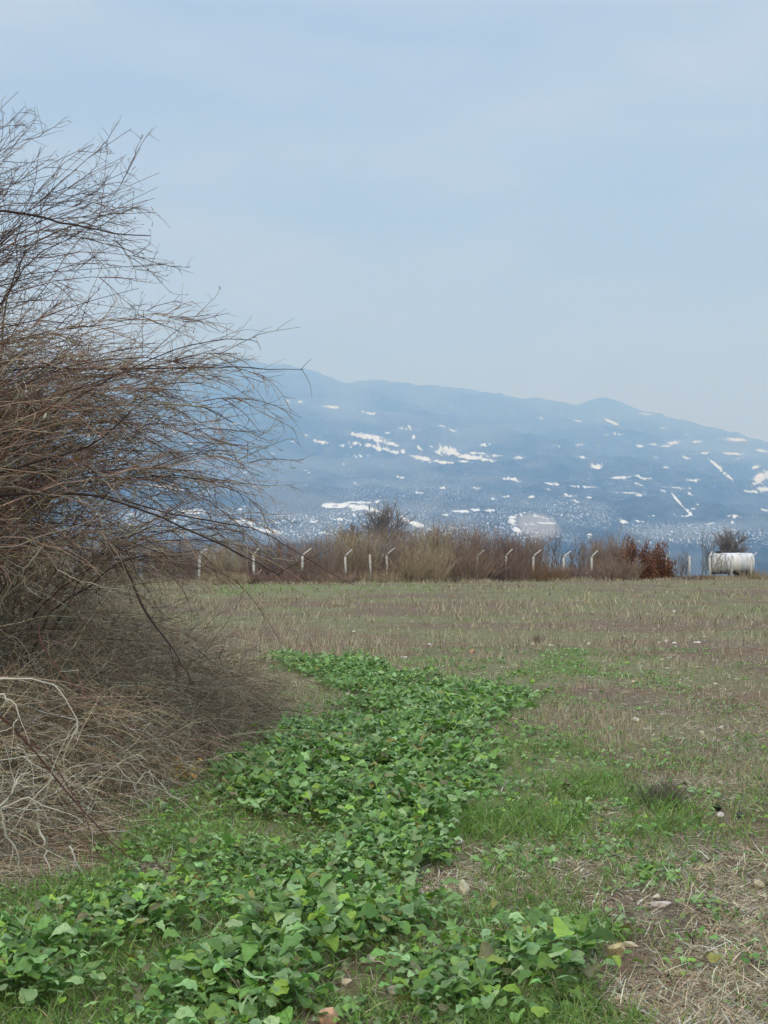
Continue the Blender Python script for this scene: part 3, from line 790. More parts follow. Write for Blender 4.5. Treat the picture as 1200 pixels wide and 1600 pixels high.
cane_group('bramble', 'bramble of bleached looping canes and one reddish cane leaning at the field edge', 'bramble', (-1.9, 6.6, 0), [
    ('bleached_cane', [
        ([(-60, 1070), (0, 1059), (60, 1066), (95, 1076), (115, 1108), (124, 1140), (116, 1156)], 6.4, 0.0042, pale),
        ([(-30, 1080), (0, 1092), (16, 1100), (18, 1130), (8, 1150), (-20, 1165)], 6.3, 0.005, pale),
        ([(-30, 1300), (0, 1258), (20, 1230), (38, 1212)], 6.2, 0.0065, pale),
        ([(56, 1285), (70, 1330), (86, 1382)], 6.35, 0.005, pale),
        ([(108, 1322), (120, 1350), (136, 1372)], 6.5, 0.0045, pale),
        ([(0, 1262), (12, 1300), (20, 1340), (30, 1384)], 6.3, 0.0055, pal2),
        ([(5, 1262), (40, 1257), (75, 1268), (130, 1296), (150, 1315)], 6.6, 0.004, pal2),
        ([(85, 1210), (60, 1240), (30, 1275)], 6.7, 0.004, pale),
        ([(180, 1190), (205, 1222), (220, 1250)], 7.9, 0.003, pal2), ([(212, 1230), (228, 1210), (241, 1194), (248, 1235)], 8.0, 0.0032, pale),
        ([(40, 1220), (130, 1190), (180, 1190)], 7.6, 0.003, pal2),
        ([(-40, 850), (0, 868), (60, 850), (150, 822), (200, 812)], 8.0, 0.003, (0.4, 0.35, 0.28)), ([(120, 775), (150, 800), (165, 835), (160, 880)], 8.0, 0.0022, (0.4, 0.35, 0.28)),
        ([(70, 850), (50, 875), (40, 905), (60, 930)], 7.8, 0.003, (0.42, 0.37, 0.3)), ([(90, 890), (170, 915), (230, 895)], 8.0, 0.0025, (0.46, 0.41, 0.33))]),
    ('red_cane', [
        ([(-40, 1085), (0, 1112), (60, 1178), (120, 1250), (180, 1312), (242, 1360)], (6.2, 6.7), 0.0055, red),
        ([(-20, 1130), (60, 1150), (110, 1220), (150, 1290), (165, 1340)], (6.6, 6.6), 0.004, red),
        ([(60, 975), (80, 1040), (130, 1080), (190, 1130)], 7.6, 0.004, red), ([(120, 960), (160, 1010), (200, 1060), (230, 1110)], 7.9, 0.004, (0.12, 0.07, 0.055))])])

# ------------------------------------------------------------------ single plants and sticks
def sprig(name, label, cat, px, py, hpx, wpx_, n, cols, r=0.0016, leafs=None, group=None, stiff=0.0, tilt=0.5):
    x, y = gnd(px, py); x = float(x); y = float(y); z = float(ground_z(np.array([x]), np.array([y]))[0])
    H = hpx * y / F; Wd = wpx_ * y / F
    root = thing(name, label, cat, (x, y, z), group)
    S = np.stack([x + 0.2 * Wd * rng.normal(size=n), y + 0.2 * Wd * rng.normal(size=n), np.full(n, z)], -1)
    d = np.stack([tilt * Wd / H * rng.normal(size=n), tilt * Wd / H * rng.normal(size=n), np.ones(n)], -1)
    P = grow(S, d, H * (0.6 + 0.5 * rng.random(n)), 6, stiff, 0.09)
    v = tubes(P, taper(n, 7, r, r * 0.5), 3, tints(n, cols)); mesh_np('stems', v[0], v[1], M_straw, root, v[2])
    S, dd, pi, t = sprout(P, 5, 0.3, 1, (0.4, 0.9))
    T = grow(S, dd, H * 0.22 * (0.5 + rng.random(len(S))), 4, 0, 0.15)
    v = tubes(T, taper(len(T), 5, r * 0.6, r * 0.35), 3, tints(len(T), cols)); mesh_np('twigs', v[0], v[1], M_straw, root, v[2])
    if leafs:
        m, ll, cc, zlo = leafs
        k = rng.integers(0, n, m); j = rng.integers(zlo, 7, m)
        v = leaf_mesh(P[k, j], rng.normal(size=(m, 3)), ll * (0.6 + 0.7 * rng.random(m)), ll * 0.3 * (0.6 + 0.7 * rng.random(m)), rng.normal(size=m) * 0.5 + 0.3, tints(m, cc))
        mesh_np('leaves', v[0], v[1], M_dry, root, v[2])
    return root

sprig('yellow_weed', 'small weed with yellowed leaves standing at the foot of the brush', 'weed', 297, 1232, 62, 30, 5, [(0.3, 0.25, 0.1)], leafs=(26, 0.055, [(0.55, 0.36, 0.06), (0.5, 0.42, 0.2), (0.42, 0.22, 0.06)], 3))
sprig('red_weed', 'dark red withered weed beside the yellow leaved one', 'weed', 318, 1205, 62, 34, 14, [(0.12, 0.03, 0.025), (0.1, 0.04, 0.03)], leafs=(50, 0.03, [(0.14, 0.04, 0.03), (0.2, 0.07, 0.05)], 2))
sprig('pale_dry_plant', 'bleached branching dry plant standing where the far weeds begin', 'dry plant', 400, 1050, 70, 40, 5, [(0.55, 0.49, 0.38), (0.48, 0.42, 0.32)], r=0.007)
sprig('dead_tuft', 'round grey dead tuft in the grass to the right of the weeds', 'tuft', 1035, 1262, 44, 80, 160, [(0.19, 0.165, 0.14), (0.14, 0.115, 0.1), (0.24, 0.2, 0.17)], r=0.0016)
sprig('brown_tuft', 'small dark brown tuft standing alone in the stubble', 'tuft', 842, 1006, 17, 26, 60, [(0.22, 0.15, 0.12), (0.28, 0.19, 0.15)], r=0.003)
sprig('leaf_clump', 'clump of long bent bright green leaves at the edge of the brush', 'plant', 393, 1262, 40, 40, 6, [(0.14, 0.22, 0.05)], leafs=(16, 0.10, [(0.16, 0.26, 0.06), (0.24, 0.32, 0.12)], 1))
sprig('broad_leaf_plant', 'bright green plant with the biggest leaves in the near weeds', 'plant', 868, 1580, 40, 60, 7, [(0.16, 0.24, 0.08)], leafs=(16, 0.095, [(0.13, 0.23, 0.055), (0.16, 0.26, 0.06), (0.2, 0.3, 0.1)], 2))

def stick(label, pts, D, r, c, group=None):
    q = at(np.array([p[0] for p in pts]), np.array([p[1] for p in pts]), np.array(D, float))
    s = np.linspace(0, len(q) - 1, 9)
    P = np.stack([np.interp(s, np.arange(len(q)), q[:, i]) for i in range(3)], -1)[None]
    v = tubes(P + np.cumsum(rng.normal(size=P.shape) * 0.003, 1), taper(1, 9, r, r * 0.6), 6, np.array([c]))
    tag(mesh_np('stick', v[0], v[1], M_bark, None, v[2], smooth=True), label, 'stick', group)
stick('bleached stick poking up from the weeds right of the brush', [(508, 1166), (535, 1141)], (10.9, 11.2), 0.007, (0.55, 0.5, 0.42))
stick('thin pale stick lying over the weeds below the brush edge', [(445, 1198), (458, 1186)], (10.2, 10.3), 0.006, (0.5, 0.45, 0.37))
stick('curved bleached stem lying in the grass beside the short weeds', [(828, 1318), (845, 1355), (858, 1372)], (7.2, 6.9, 6.7), 0.003, (0.5, 0.45, 0.35))

# ------------------------------------------------------------------ stones
def ico(sub):
    t = (1 + 5 ** 0.5) / 2
    v = [(-1, t, 0), (1, t, 0), (-1, -t, 0), (1, -t, 0), (0, -1, t), (0, 1, t), (0, -1, -t), (0, 1, -t), (t, 0, -1), (t, 0, 1), (-t, 0, -1), (-t, 0, 1)]
    f = [(0, 11, 5), (0, 5, 1), (0, 1, 7), (0, 7, 10), (0, 10, 11), (1, 5, 9), (5, 11, 4), (11, 10, 2), (10, 7, 6), (7, 1, 8), (3, 9, 4), (3, 4, 2), (3, 2, 6), (3, 6, 8), (3, 8, 9), (4, 9, 5), (2, 4, 11), (6, 2, 10), (8, 6, 7), (9, 8, 1)]
    v = [np.array(a) / np.linalg.norm(a) for a in v]
    for _ in range(sub):
        c = {}; nf = []
        def md_(a, b):
            k = (min(a, b), max(a, b))
            if k not in c: m = v[a] + v[b]; v.append(m / np.linalg.norm(m)); c[k] = len(v) - 1
            return c[k]
        for a, b, d in f:
            x_, y_, z_ = md_(a, b), md_(b, d), md_(d, a)
            nf += [(a, x_, z_), (b, y_, x_), (d, z_, y_), (x_, y_, z_)]
        f = nf
    return np.array(v), np.array(f)
IV, IF = ico(3)
def stone(label, px, py, wp, hp, col, group='pale stones lying in the field', rot=0.0):
    x, y = gnd(px, py + hp * 0.5); x = float(x); y = float(y)
    z = float(ground_z(np.array([x]), np.array([y]))[0])
    W = wp * y / F * 0.62; H = hp * y / F * 0.72
    v = IV.copy()
    for _ in range(13):                                   # chipped flat faces
        n = norm(rng.normal(size=3)); c = 0.42 + 0.33 * rng.random()
        s = v @ n; v = v - np.maximum(s - c, 0)[:, None] * n
    v = v * (1 + 0.10 * (fbm(IV[:, 0] * 2 + px, IV[:, 1] * 2 + IV[:, 2], 9, 3)[:, None] - 0.5))
    v = v * [W, W * 0.8, H]
    a = R(rot); v = np.stack([v[:, 0] * math.cos(a) - v[:, 2] * math.sin(a), v[:, 1], v[:, 0] * math.sin(a) + v[:, 2] * math.cos(a)], -1)
    v = v - [0, 0, v[:, 2].min() + H * 0.22]
    o = mesh_np('stone', v, IF, M_stone, None, tints(1, [col], 0.05)[0], smooth=False)
    o.location = (x, y, z)
    tag(o, label, 'stone', group)
TAN = (0.56, 0.42, 0.26); PAL = (0.66, 0.59, 0.43); WHT = (0.72, 0.69, 0.58); ORG = (0.6, 0.43, 0.25)
stone('chunky tan stone on bare soil between the two near weed clumps', 511, 1583, 30, 30, TAN)
stone('upright cream stone standing at the right edge of the weeds', 723, 1390, 19, 24, PAL)
stone('orange tan stone leaning in the straw above the near weeds', 965, 1484, 28, 22, ORG, rot=-25)
stone('flat cream slab lying against the leaning orange stone', 984, 1476, 28, 9, PAL)
stone('long flat white stone lying in loose straw', 1036, 1418, 30, 9, WHT, rot=5)
stone('small pale pebble touching the long flat white stone', 1027, 1407, 12, 8, WHT)
stone('white stone under the dark clod on the bare ground', 1124, 1274, 16, 9, WHT, rot=-15)
stone('cream stone half sunk in straw far from the weeds', 1184, 1389, 19, 11, PAL)
stone('cream stone showing among the near weeds, broadest of its cluster', 585, 1502, 28, 11, PAL)
stone('buff stone among the near weeds above the chunky tan stone', 541, 1533, 24, 14, PAL)
stone('little cream pebble just above the buff stone in the weeds', 541, 1514, 14, 9, PAL)
stone('oval cream stone set in leaves beside the near weed clump', 612, 1545, 20, 11, PAL)
stone('yellow ochre flat stone on the soil left of the chunky tan stone', 479, 1569, 22, 9, (0.42, 0.3, 0.1))
stone('small cream pebble in the trodden weeds below the upright stone', 729, 1463, 11, 7, PAL)
stone('pale pebble beside the small weeds above the near clump', 898, 1506, 10, 6, PAL)
stone('flat white stone lying in the grass beyond the weeds', 631, 1026, 12, 5, WHT)
stone('orange stone in the stubble beyond the weeds', 740, 1018, 11, 6, (0.5, 0.3, 0.17))
stone('white stone beside the pale tall dry grass tussock', 993, 1120, 13, 8, WHT)
stone('cream stone on the reddish bare soil patch', 1097, 1145, 10, 7, PAL)
stone('buff stone on the edge of the reddish bare soil', 1127, 1134, 10, 6, PAL)
stone('pinkish flat stone near the tall dry grass tussock', 1058, 1156, 14, 7, (0.45, 0.32, 0.24))
stone('cream stone lying among the middle weeds', 783, 1102, 9, 5, PAL)
stone('small white stone at the edge of the brown soil in the weeds', 543, 1082, 7, 4, WHT)
for px, py in [(552, 988), (551, 1012), (672, 1005), (693, 1043), (785, 1040), (805, 1010), (832, 1010), (974, 993), (1030, 1003), (1054, 1004), (1055, 1010), (1086, 1004), (1092, 1004), (1047, 1028), (1034, 1032), (1091, 1045), (1062, 1066), (989, 1064), (1042, 1045), (1113, 987),
               (1053, 954), (925, 957), (920, 1006), (861, 1010), (1150, 1062), (1118, 1066), (1170, 1125), (1041, 1001)]:
    stone('tiny pale stone speckling the stubble of the middle field', px, py, 4.5 + 4 * rng.random(), 3 + 1.5 * rng.random(), WHT if rng.random() < 0.5 else PAL, group='tiny stones in the middle field')
stone('dark earth clod sitting above a white stone', 1120, 1264, 17, 13, (0.03, 0.03, 0.02), group='dark clods')
stone('grey clod on the bare ground past the white stone', 1152, 1276, 15, 10, (0.1, 0.09, 0.085), group='dark clods')

# ------------------------------------------------------------------ fence posts
def fence_D(px):
    return 1.0 / np.interp(px, [250, 397, 1110, 1400], [1 / 95.0, 1 / 99.0, 1 / 125.0, 1 / 138.0])
def post(label, px, straight=False, lean=0.0, arm=1.0, h=1.95, grp='bent concrete fence posts'):
    D = float(fence_D(px)); x = (px - 600) / F * D
    root = thing('fence_post', label, 'fence post', (x, D, 0), grp)
    def bar(pts, w0, w1, name, col):
        pts = np.array(pts, float); V = []; n = len(pts)
        for i, p in enumerate(pts):
            w = w0 + (w1 - w0) * i / (n - 1)
            for sx, sy in ((-1, -1), (1, -1), (1, 1), (-1, 1)): V.append(p + [sx * w, sy * w, 0])
        F4 = [[4 * i + j, 4 * i + (j + 1) % 4, 4 * i + 4 + (j + 1) % 4, 4 * i + 4 + j] for i in range(n - 1) for j in range(4)] + [[3, 2, 1, 0], [4 * n - 4, 4 * n - 3, 4 * n - 2, 4 * n - 1]]
        mesh_np(name, np.array(V) + [x, D, 0], np.array(F4), M_post, root, np.array(col))
    c = (0.62, 0.6, 0.54)
    H = h * (0.94 + 0.1 * rng.random()) if not straight else 2.1
    lean = lean + 0.05 * rng.normal()
    arm = arm * (0.8 + 0.35 * rng.random()); c = tuple(np.array(c) * (0.75 + 0.35 * rng.random()))
    bar([(0, 0, -0.1), (lean * 0.5, 0, H * 0.5), (lean, 0, H)], 0.085, 0.075, 'shaft', c)
    if not straight:
        bar([(lean, 0, H), (lean + 0.13 * arm, 0.08, H + 0.2), (lean + 0.55 * arm, 0.25, H + 0.58)], 0.073, 0.055, 'arm', c)
for px, lb, kw in [(311, 'bent pale post glimpsed through the twigs of the brown shrub', {}), (397, 'thick bent white post standing clear at the end of the shrub twigs', dict(arm=0.8)),
                   (472, 'bent white post crossed by drooping shoot tips', dict(arm=1.1)), (541, 'bent white post between the drooping shoots and the bare trees', {}),
                   (606, 'bright bent white post below the bigger bare tree', {}), (580, 'short post stub half hidden below the two bare trees', dict(straight=True, h=1.7)),
                   (745, 'post with only its arm tip above the dark brush', {}), (790, 'post with its arm tip showing at the edge of the dark brush', {}),
                   (833, 'bent white post rising from rusty low brush', {}), (881, 'bent white post in front of the grey saplings', {}), (924, 'bent white post between the saplings and the rust leaved bush', {}),
                   (1006, 'grey post standing inside the rust leaved bush', {}), (1042, 'bent mottled post at the end of the rust leaved bush', dict(arm=0.7)),
                   (1078, 'tall straight white post in the gap beside the tank', dict(straight=True)), (1110, 'thick white post at the front end of the tank', dict(arm=0.45)),
                   (1142, 'leaning white post before the middle of the tank', dict(lean=0.12, straight=True)), (1174, 'post whose slanting arm sticks out past the far end of the tank', {})]:
    post(lb, px, **kw)

# ------------------------------------------------------------------ brush along the fence
def brush(label, px, wpx_, top, cols, n=70, dD=2.0, base=None, up=0.12, nt_=12, name='bare_shrub', leaf=None, dens=1.0, spread=0.35, rr=0.014, cat='shrub', group='bare brush along the fence', cone=0.0):
    D = float(fence_D(px)) + dD
    x = (px - 600) / F * D; W = wpx_ * D / F
    H = CAM_H + (HZ - top) / F * D
    root = thing(name, label, cat, (x, D, 0), group)
    S = np.stack([x + W * 0.42 * (2 * rng.random(n) - 1), D + np.minimum(W * 0.5, 1.4) * (2 * rng.random(n) - 1), np.zeros(n)], -1)
    d = np.stack([spread * rng.normal(size=n) * 0.5, spread * rng.normal(size=n) * 0.5, np.ones(n)], -1)
    L = H * np.where(rng.random(n) < 0.6, 0.72 + 0.28 * rng.random(n), 0.3 + 0.5 * rng.random(n))
    L = L * (0.70 + 0.52 * fbm(S[:, 0] * 0.9, S[:, 1] * 0.3, 151, 2))
    L = L * (1 - cone * np.abs(S[:, 0] - x) / (W * 0.42))
    P = grow(S, d, L, 7, 0.0, 0.05)
    v = tubes(P, taper(n, 8, rr, rr * 0.45), 3, tints(n, cols)); mesh_np('stems', v[0], v[1], M_bark, root, v[2])
    S, dd, pi, t = sprout(P, nt_, 0.12, 1.0, (0.3, 0.8), up)
    T = grow(S, dd, H * 0.2 * (0.5 + rng.random(len(S))), 4, 0.0, 0.1)
    T[..., 2] = np.maximum(T[..., 2], 0.02)
    v = tubes(T, taper(len(T), 5, rr * 0.6, rr * 0.3), 3, tints(len(T), cols)); mesh_np('twigs', v[0], v[1], M_bark, root, v[2])
    if leaf:
        m, lc = leaf
        S, dd, pi, t = sprout(P, max(1, m // n), 0.15, 1.0, (0.5, 1.3)); m = len(S)
        S = S + 0.16 * rng.normal(size=S.shape); S[:, 2] = np.maximum(S[:, 2], 0.05)
        v = leaf_mesh(S, rng.normal(size=(m, 3)), 0.12 + 0.08 * rng.random(m), 0.04 + 0.03 * rng.random(m), rng.normal(size=m) * 0.8, tints(m, lc, 0.22))
        mesh_np('leaves', v[0], v[1], M_dry, root, v[2])
    return root

B1 = [(0.332, 0.236, 0.178), (0.416, 0.308, 0.223), (0.246, 0.174, 0.134), (0.492, 0.385, 0.276)]     # brown
B2 = [(0.435, 0.333, 0.224), (0.545, 0.424, 0.284), (0.326, 0.243, 0.164), (0.581, 0.526, 0.344)]         # tan grey
B3 = [(0.289, 0.192, 0.154), (0.371, 0.264, 0.202), (0.228, 0.154, 0.131)]                          # red brown
B4 = [(0.319, 0.216, 0.131), (0.413, 0.281, 0.169), (0.244, 0.16, 0.104)]                            # rusty
B5 = [(0.238, 0.217, 0.21), (0.308, 0.28, 0.266), (0.168, 0.154, 0.147)]                              # grey
BACK = [
    (-60, 110, 850, B1, 'brown brush far back beyond the trunk side of the shrub'), (60, 110, 848, B2, 'tan brush seen only through the thickest part of the shrub'),
    (170, 110, 852, B1, 'brown brush behind the middle of the arching shrub'), (265, 90, 850, B3, 'reddish brush behind the glimpsed pale post'),
    (340, 90, 852, B2, 'greyish brush between the glimpsed post and the thick bent post'), (415, 90, 846, B3, 'red brown brush right behind the thick bent post'),
    (490, 90, 838, B1, 'brown brush behind the post crossed by drooping shoots'), (555, 70, 828, B2, 'tan brush growing under the smaller bare tree'),
    (610, 80, 832, B1, 'tall brown brush under the bigger bare tree'), (665, 74, 826, B2, 'tall tan brush left of the narrow brown spike'),
    (720, 80, 826, B1, 'tall brown brush just right of the narrow brown spike'), (775, 80, 832, B3, 'tall reddish brush left of the rusty low brush'),
    (825, 60, 846, B1, 'brown brush above the rusty low brush'), (945, 70, 842, B1, 'brown brush between the saplings and the rust leaved bush')]
for px, w, top, c, lb in BACK: brush(lb, px, w, top - 7, c, n=200, dD=2.6, nt_=13)
FRONT = [
    (350, 90, 893, B2, -0.7, 'low tan fringe in front of the glimpsed pale post'), (430, 90, 894, B3, -0.7, 'low red brown fringe hiding the foot of the post crossed by shoots'),
    (510, 90, 893, B1, -0.7, 'low brown fringe left of the bright bent post'), (592, 70, 892, B2, -0.7, 'low tan fringe over the foot of the bright bent post'),
    (375, 80, 885, B3, 0.9, 'low red brown growth round the foot of the thick bent post'), (450, 80, 884, B3, 1.0, 'low red brown growth between thick bent post and crossed post'),
    (520, 80, 882, B1, 1.2, 'low brown growth between the two posts left of the bare trees'), (585, 70, 878, B1, 1.2, 'low brown growth at the foot of the bright bent post'),
    (660, 84, 846, B2, -1.2, 'bushy tan clump standing in front of the fence below the narrow spike'), (728, 84, 850, B1, 0.1, 'bushy brown clump along the fence left of the darkest one'),
    (786, 84, 856, B3, 0.1, 'darkest bushy red brown clump along the fence'), (850, 74, 878, B4, -1.0, 'low rusty orange brown clump at the foot of a bent post'),
    (905, 80, 882, B3, -0.8, 'low brown clump below the grey saplings'), (960, 76, 868, B1, -0.8, 'low dull clump at the left foot of the rust leaved bush'),
    (1065, 50, 898, B5, 0.6, 'low grey green scrub at the foot of the straight post'), (1100, 50, 898, B4, -0.8, 'low dry scrub before the front end of the tank')]
for px, w, top, c, dd_, lb in FRONT: brush(lb, px, w, top, c, n=190, dD=dd_, nt_=13, spread=0.9, up=0.05)
brush('narrow brown spike of dry growth standing above the brush', 686, 12, 826, [(0.22, 0.13, 0.06), (0.18, 0.1, 0.05)], n=26, dD=3.5, nt_=14, spread=0.1, up=0.5, name='columnar_shrub', group=None, leaf=(520, [(0.24, 0.14, 0.06), (0.18, 0.1, 0.05)]))
OAK = [(0.239, 0.081, 0.041), (0.309, 0.111, 0.053), (0.183, 0.065, 0.035), (0.351, 0.143, 0.07)]
brush('taller rust leaved bush, pointed at its top', 990, 78, 822, B3, n=60, dD=0.9, nt_=10, name='rust_leaved_bush', leaf=(11000, OAK), group=None, spread=0.3, cone=0.8)
brush('shorter rust leaved bush on the tank side of the pointed one', 1028, 52, 838, B3, n=32, dD=1.2, nt_=10, name='rust_leaved_bush', leaf=(5600, OAK), group=None, spread=0.25, cone=0.7)
for px, top, w, lb in [(866, 832, 34, 'grey sapling with bare crown behind the rusty low brush'), (892, 842, 26, 'thin grey sapling behind the bent post before the saplings'), (915, 840, 30, 'thin bare sapling nearest the rust leaved bush'), (1102, 838, 26, 'bare sapling with upright stems at the front end of the tank'),
                       (1062, 852, 26, 'faint thin sapling in the gap left of the straight post')]:
    brush(lb, px, w, top, B5, n=7, dD=4.5, nt_=26, name='bare_sapling', cat='sapling', group='bare saplings beyond the fence', spread=0.35, rr=0.03, up=0.3)
# yellow dry grass by the tank
for px, w, top, lb in [(1182, 60, 884, 'yellow dry grass clump hanging over the far end of the tank'), (1135, 60, 897, 'low yellow dry grass before the wheels of the tank')]:
    brush(lb, px, w, top, [(0.38, 0.3, 0.17), (0.3, 0.23, 0.13), (0.44, 0.36, 0.22)], n=200, dD=-1.0, nt_=3, name='dry_grass_clump', cat='dry grass', group='yellow grass by the tank', spread=1.3, rr=0.014)

# bare trees beyond the fence
def bare_tree(label, px, top, wpx_, D, seed):
    x = (px - 600) / F * D; H = CAM_H + (HZ - top) / F * D; W = wpx_ * D / F
    root = thing('bare_tree', label, 'tree', (x, D, 0), 'bare trees beyond the fence')
    P0 = grow(np.array([[x, D, -0.1]]), np.array([[0.03, 0, 1.0]]), np.array([H * 0.56]), 8, 0, 0.03)
    v = tubes(P0, taper(1, 9, 0.18, 0.11), 8, np.array([[0.1, 0.085, 0.08]])); mesh_np('trunk', v[0], v[1], M_bark, root, v[2], smooth=True)
    n = 28
    S, d, pi, t = sprout(P0, n, 0.8, 1.0, (0.25, 1.35), 0.12)
    A = grow(S, d, W * 0.53 * (0.75 + 0.35 * rng.random(n)), 8, 0.02, 0.17)
    S, d, pi, t = sprout(A, 9, 0.2, 1, (0.3, 0.9), 0.15); B = grow(S, d, W * 0.22 * (0.5 + 0.8 * rng.random(len(S))), 6, -0.03, 0.13)
    S, d, pi, t = sprout(B, 7, 0.15, 1, (0.3, 0.9), 0.1); T = grow(S, d, W * 0.1 * (0.5 + 0.8 * rng.random(len(S))), 4, -0.02, 0.15)
    c = [(0.25, 0.225, 0.22), (0.31, 0.28, 0.275), (0.2, 0.18, 0.175)]
    out = [tubes(A, taper(len(A), 9, 0.055, 0.016), 4, tints(len(A), c)), tubes(B, taper(len(B), 7, 0.026, 0.012), 4, tints(len(B), c)), tubes(T, taper(len(T), 5, 0.014, 0.008), 4, tints(len(T), c))]
    v = join(out); mesh_np('crown', v[0], v[1], M_bark, root, v[2])
bare_tree('bigger bare tree with a broad twiggy crown above the brush', 598, 790, 100, 135, 1)
bare_tree('smaller bare tree with a narrow crown above the brush', 546, 796, 44, 138, 2)
bare_tree('bare tree with a low wide crown behind the tank', 1140, 838, 70, 150, 3)

# ------------------------------------------------------------------ white tank on its trailer
def lathe(prof, k=32):
    """profile (x, r) along X"""
    p = np.array(prof, float); a = np.arange(k) * 2 * math.pi / k
    V = np.stack([np.repeat(p[:, 0], k), np.outer(p[:, 1], np.cos(a)).ravel(), np.outer(p[:, 1], np.sin(a)).ravel()], -1)
    I = np.arange(len(p) * k).reshape(-1, k); nx = np.roll(I, -1, 1)
    return V, np.stack([I[:-1], I[1:], nx[1:], nx[:-1]], -1).reshape(-1, 4)
def box(c, s):
    c = np.array(c, float); s = np.array(s, float) / 2
    V = np.array([[x, y, z] for z in (-1, 1) for x, y in ((-1, -1), (1, -1), (1, 1), (-1, 1))]) * s + c
    return V, np.array([[3, 2, 1, 0], [4, 5, 6, 7], [0, 1, 5, 4], [1, 2, 6, 5], [2, 3, 7, 6], [3, 0, 4, 7]])
def mat_tank():
    m = bpy.data.materials.new('stained_white_paint'); m.use_nodes = True
    t = m.node_tree; b = t.nodes['Principled BSDF']; b.inputs['Roughness'].default_value = 0.55
    tcn = t.nodes.new('ShaderNodeTexCoord'); mpn = t.nodes.new('ShaderNodeMapping'); mpn.inputs['Scale'].default_value = (3.2, 1, 0.7)
    n = t.nodes.new('ShaderNodeTexNoise'); n.inputs['Scale'].default_value = 1.4; n.inputs['Detail'].default_value = 6
    r = t.nodes.new('ShaderNodeValToRGB')
    for e, (p, c) in zip(r.color_ramp.elements, [(0.29, (0.42, 0.32, 0.26)), (0.45, (0.84, 0.83, 0.81))]): e.position = p; e.color = (*c, 1)
    t.links.new(tcn.outputs['Object'], mpn.inputs['Vector']); t.links.new(mpn.outputs[0], n.inputs['Vector']); t.links.new(n.outputs['Fac'], r.inputs['Fac']); t.links.new(r.outputs[0], b.inputs['Base Color'])
    return m
M_tank = mat_tank(); M_iron = mat_tint('dark_iron', 0.7, 0.3, 12, 0.3)
TD = 130.0; tx = (1144 - 600) / F * TD; tz = CAM_H + (HZ - 879.5) / F * TD
tank = thing('water_tank_trailer', 'stained white barrel tank on a low trailer behind the fence', 'tank', (tx, TD, 0))
hw, rr_ = 1.95, 0.92
V, Fq = lathe([(-hw - 0.02, 0.001), (-hw, 0.5), (-hw + 0.07, 0.8), (-hw + 0.2, rr_), (-hw + 0.9, rr_), (-hw + 0.91, rr_ + 0.025), (-hw + 0.99, rr_ + 0.025), (-hw + 1.0, rr_), (0.55, rr_), (0.56, rr_ + 0.025), (0.64, rr_ + 0.025), (0.65, rr_), (hw - 0.2, rr_), (hw - 0.07, 0.8), (hw, 0.5), (hw + 0.02, 0.001)])
mesh_np('barrel', V + [tx, TD, tz], Fq, M_tank, tank, smooth=True)
V, Fq = lathe([(-0.12, 0.001), (-0.12, 0.3), (0.1, 0.3), (0.1, 0.001)], 20); V = V[:, [1, 2, 0]]
mesh_np('hatch', V + [tx - 1.25, TD, tz + rr_ + 0.06], Fq, M_iron, tank, np.array((0.05, 0.05, 0.05)))
for sy in (-0.5, 0.5):
    V, Fq = box((tx, TD + sy, tz - rr_ - 0.02), (3.9, 0.1, 0.16)); mesh_np('chassis_rail', V, Fq, M_iron, tank, np.array((0.05, 0.045, 0.04)))
for sx in (-1.2, 0.1, 1.2):
    V, Fq = box((tx + sx, TD, tz - rr_ + 0.12), (0.14, 1.3, 0.2)); mesh_np('cradle', V, Fq, M_iron, tank, np.array((0.06, 0.05, 0.045)))
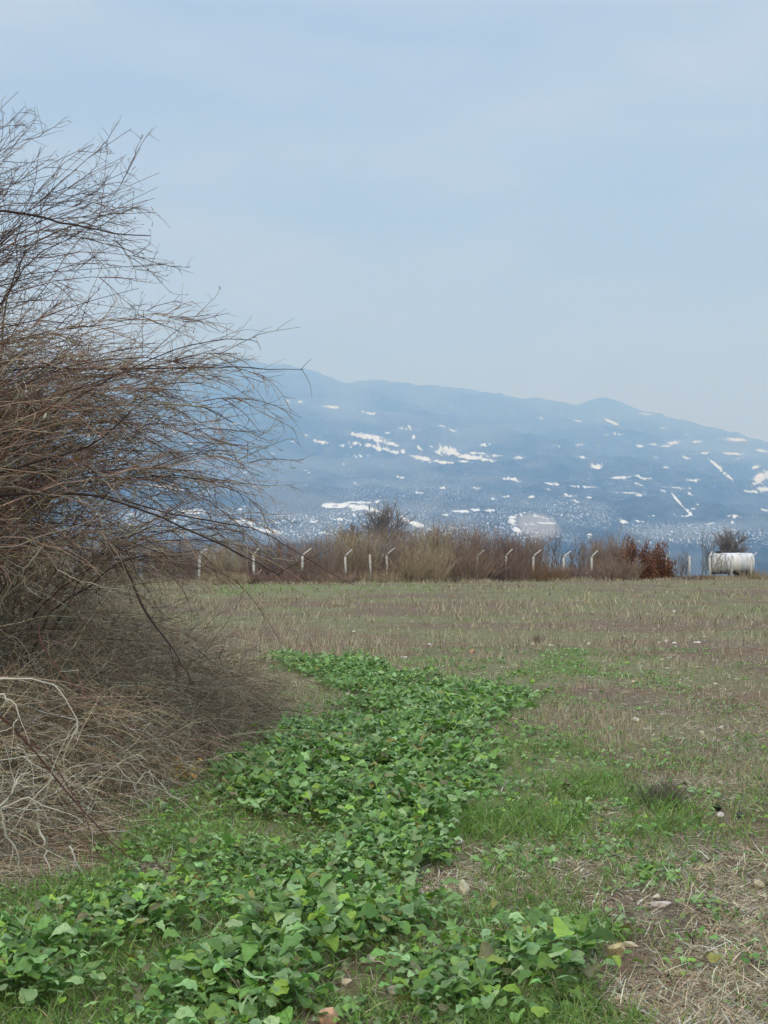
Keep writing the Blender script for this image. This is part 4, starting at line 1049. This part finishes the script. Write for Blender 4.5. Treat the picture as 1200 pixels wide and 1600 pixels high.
for sx in (0.75, 1.35):
    V, Fq = lathe([(-0.1, 0.001), (-0.1, 0.2), (-0.1, 0.33), (-0.06, 0.36), (0.06, 0.36), (0.1, 0.33), (0.1, 0.2), (0.1, 0.001)], 24); V = V[:, [1, 0, 2]]
    for sy in (-0.72, 0.72): mesh_np('wheel', V + [tx + sx, TD + sy, 0.36], Fq, M_iron, tank, np.array((0.035, 0.033, 0.032)), smooth=True)
for sy in (-0.5, 0.5):
    V, Fq = box((tx - 1.6, TD + sy, (tz - rr_ - 0.1) / 2), (0.1, 0.1, tz - rr_ - 0.1)); mesh_np('leg', V, Fq, M_iron, tank, np.array((0.3, 0.27, 0.24)))

V, Fq = lathe([(-0.25, 0.001), (-0.25, 0.06), (0.0, 0.06), (0.0, 0.12), (0.06, 0.12), (0.06, 0.001)], 12)
mesh_np('valve', V + [tx - hw - 0.1, TD - 0.1, tz - 0.6], Fq, M_iron, tank, np.array((0.12, 0.09, 0.07)))
brush('thin bare sapling crossing in front of the tank', 1129, 26, 856, B5, n=6, dD=1.0, nt_=16, name='bare_sapling', cat='sapling', group='bare saplings beyond the fence', spread=0.5, rr=0.022, up=0.2)

# ------------------------------------------------------------------ haze
hz = bpy.data.materials.new('valley_haze'); hz.use_nodes = True
t = hz.node_tree; t.nodes.clear()
ho = t.nodes.new('ShaderNodeOutputMaterial'); pv = t.nodes.new('ShaderNodeVolumePrincipled')
pv.inputs['Color'].default_value = (0.33, 0.595, 1.0, 1)
pv.inputs['Absorption Color'].default_value = (1, 1, 1, 1)
pv.inputs['Density'].default_value = 1.12e-4
pv.inputs['Anisotropy'].default_value = 0.0
t.links.new(pv.outputs[0], ho.inputs['Volume'])
x0, x1, y0, y1, z0, z1 = -30000, 30000, -22000, 26500, -900, 4300
V = np.array([[x0, y0, z0], [x1, y0, z0], [x1, y1, z0], [x0, y1, z0], [x0, y0, z1], [x1, y0, z1], [x1, y1, z1], [x0, y1, z1]], float)
o = mesh_np('haze', V, np.array([[3, 2, 1, 0], [4, 5, 6, 7], [0, 1, 5, 4], [1, 2, 6, 5], [2, 3, 7, 6], [3, 0, 4, 7]]), hz)
tag(o, 'pale bluish haze filling the valley air', 'haze', kind='stuff')
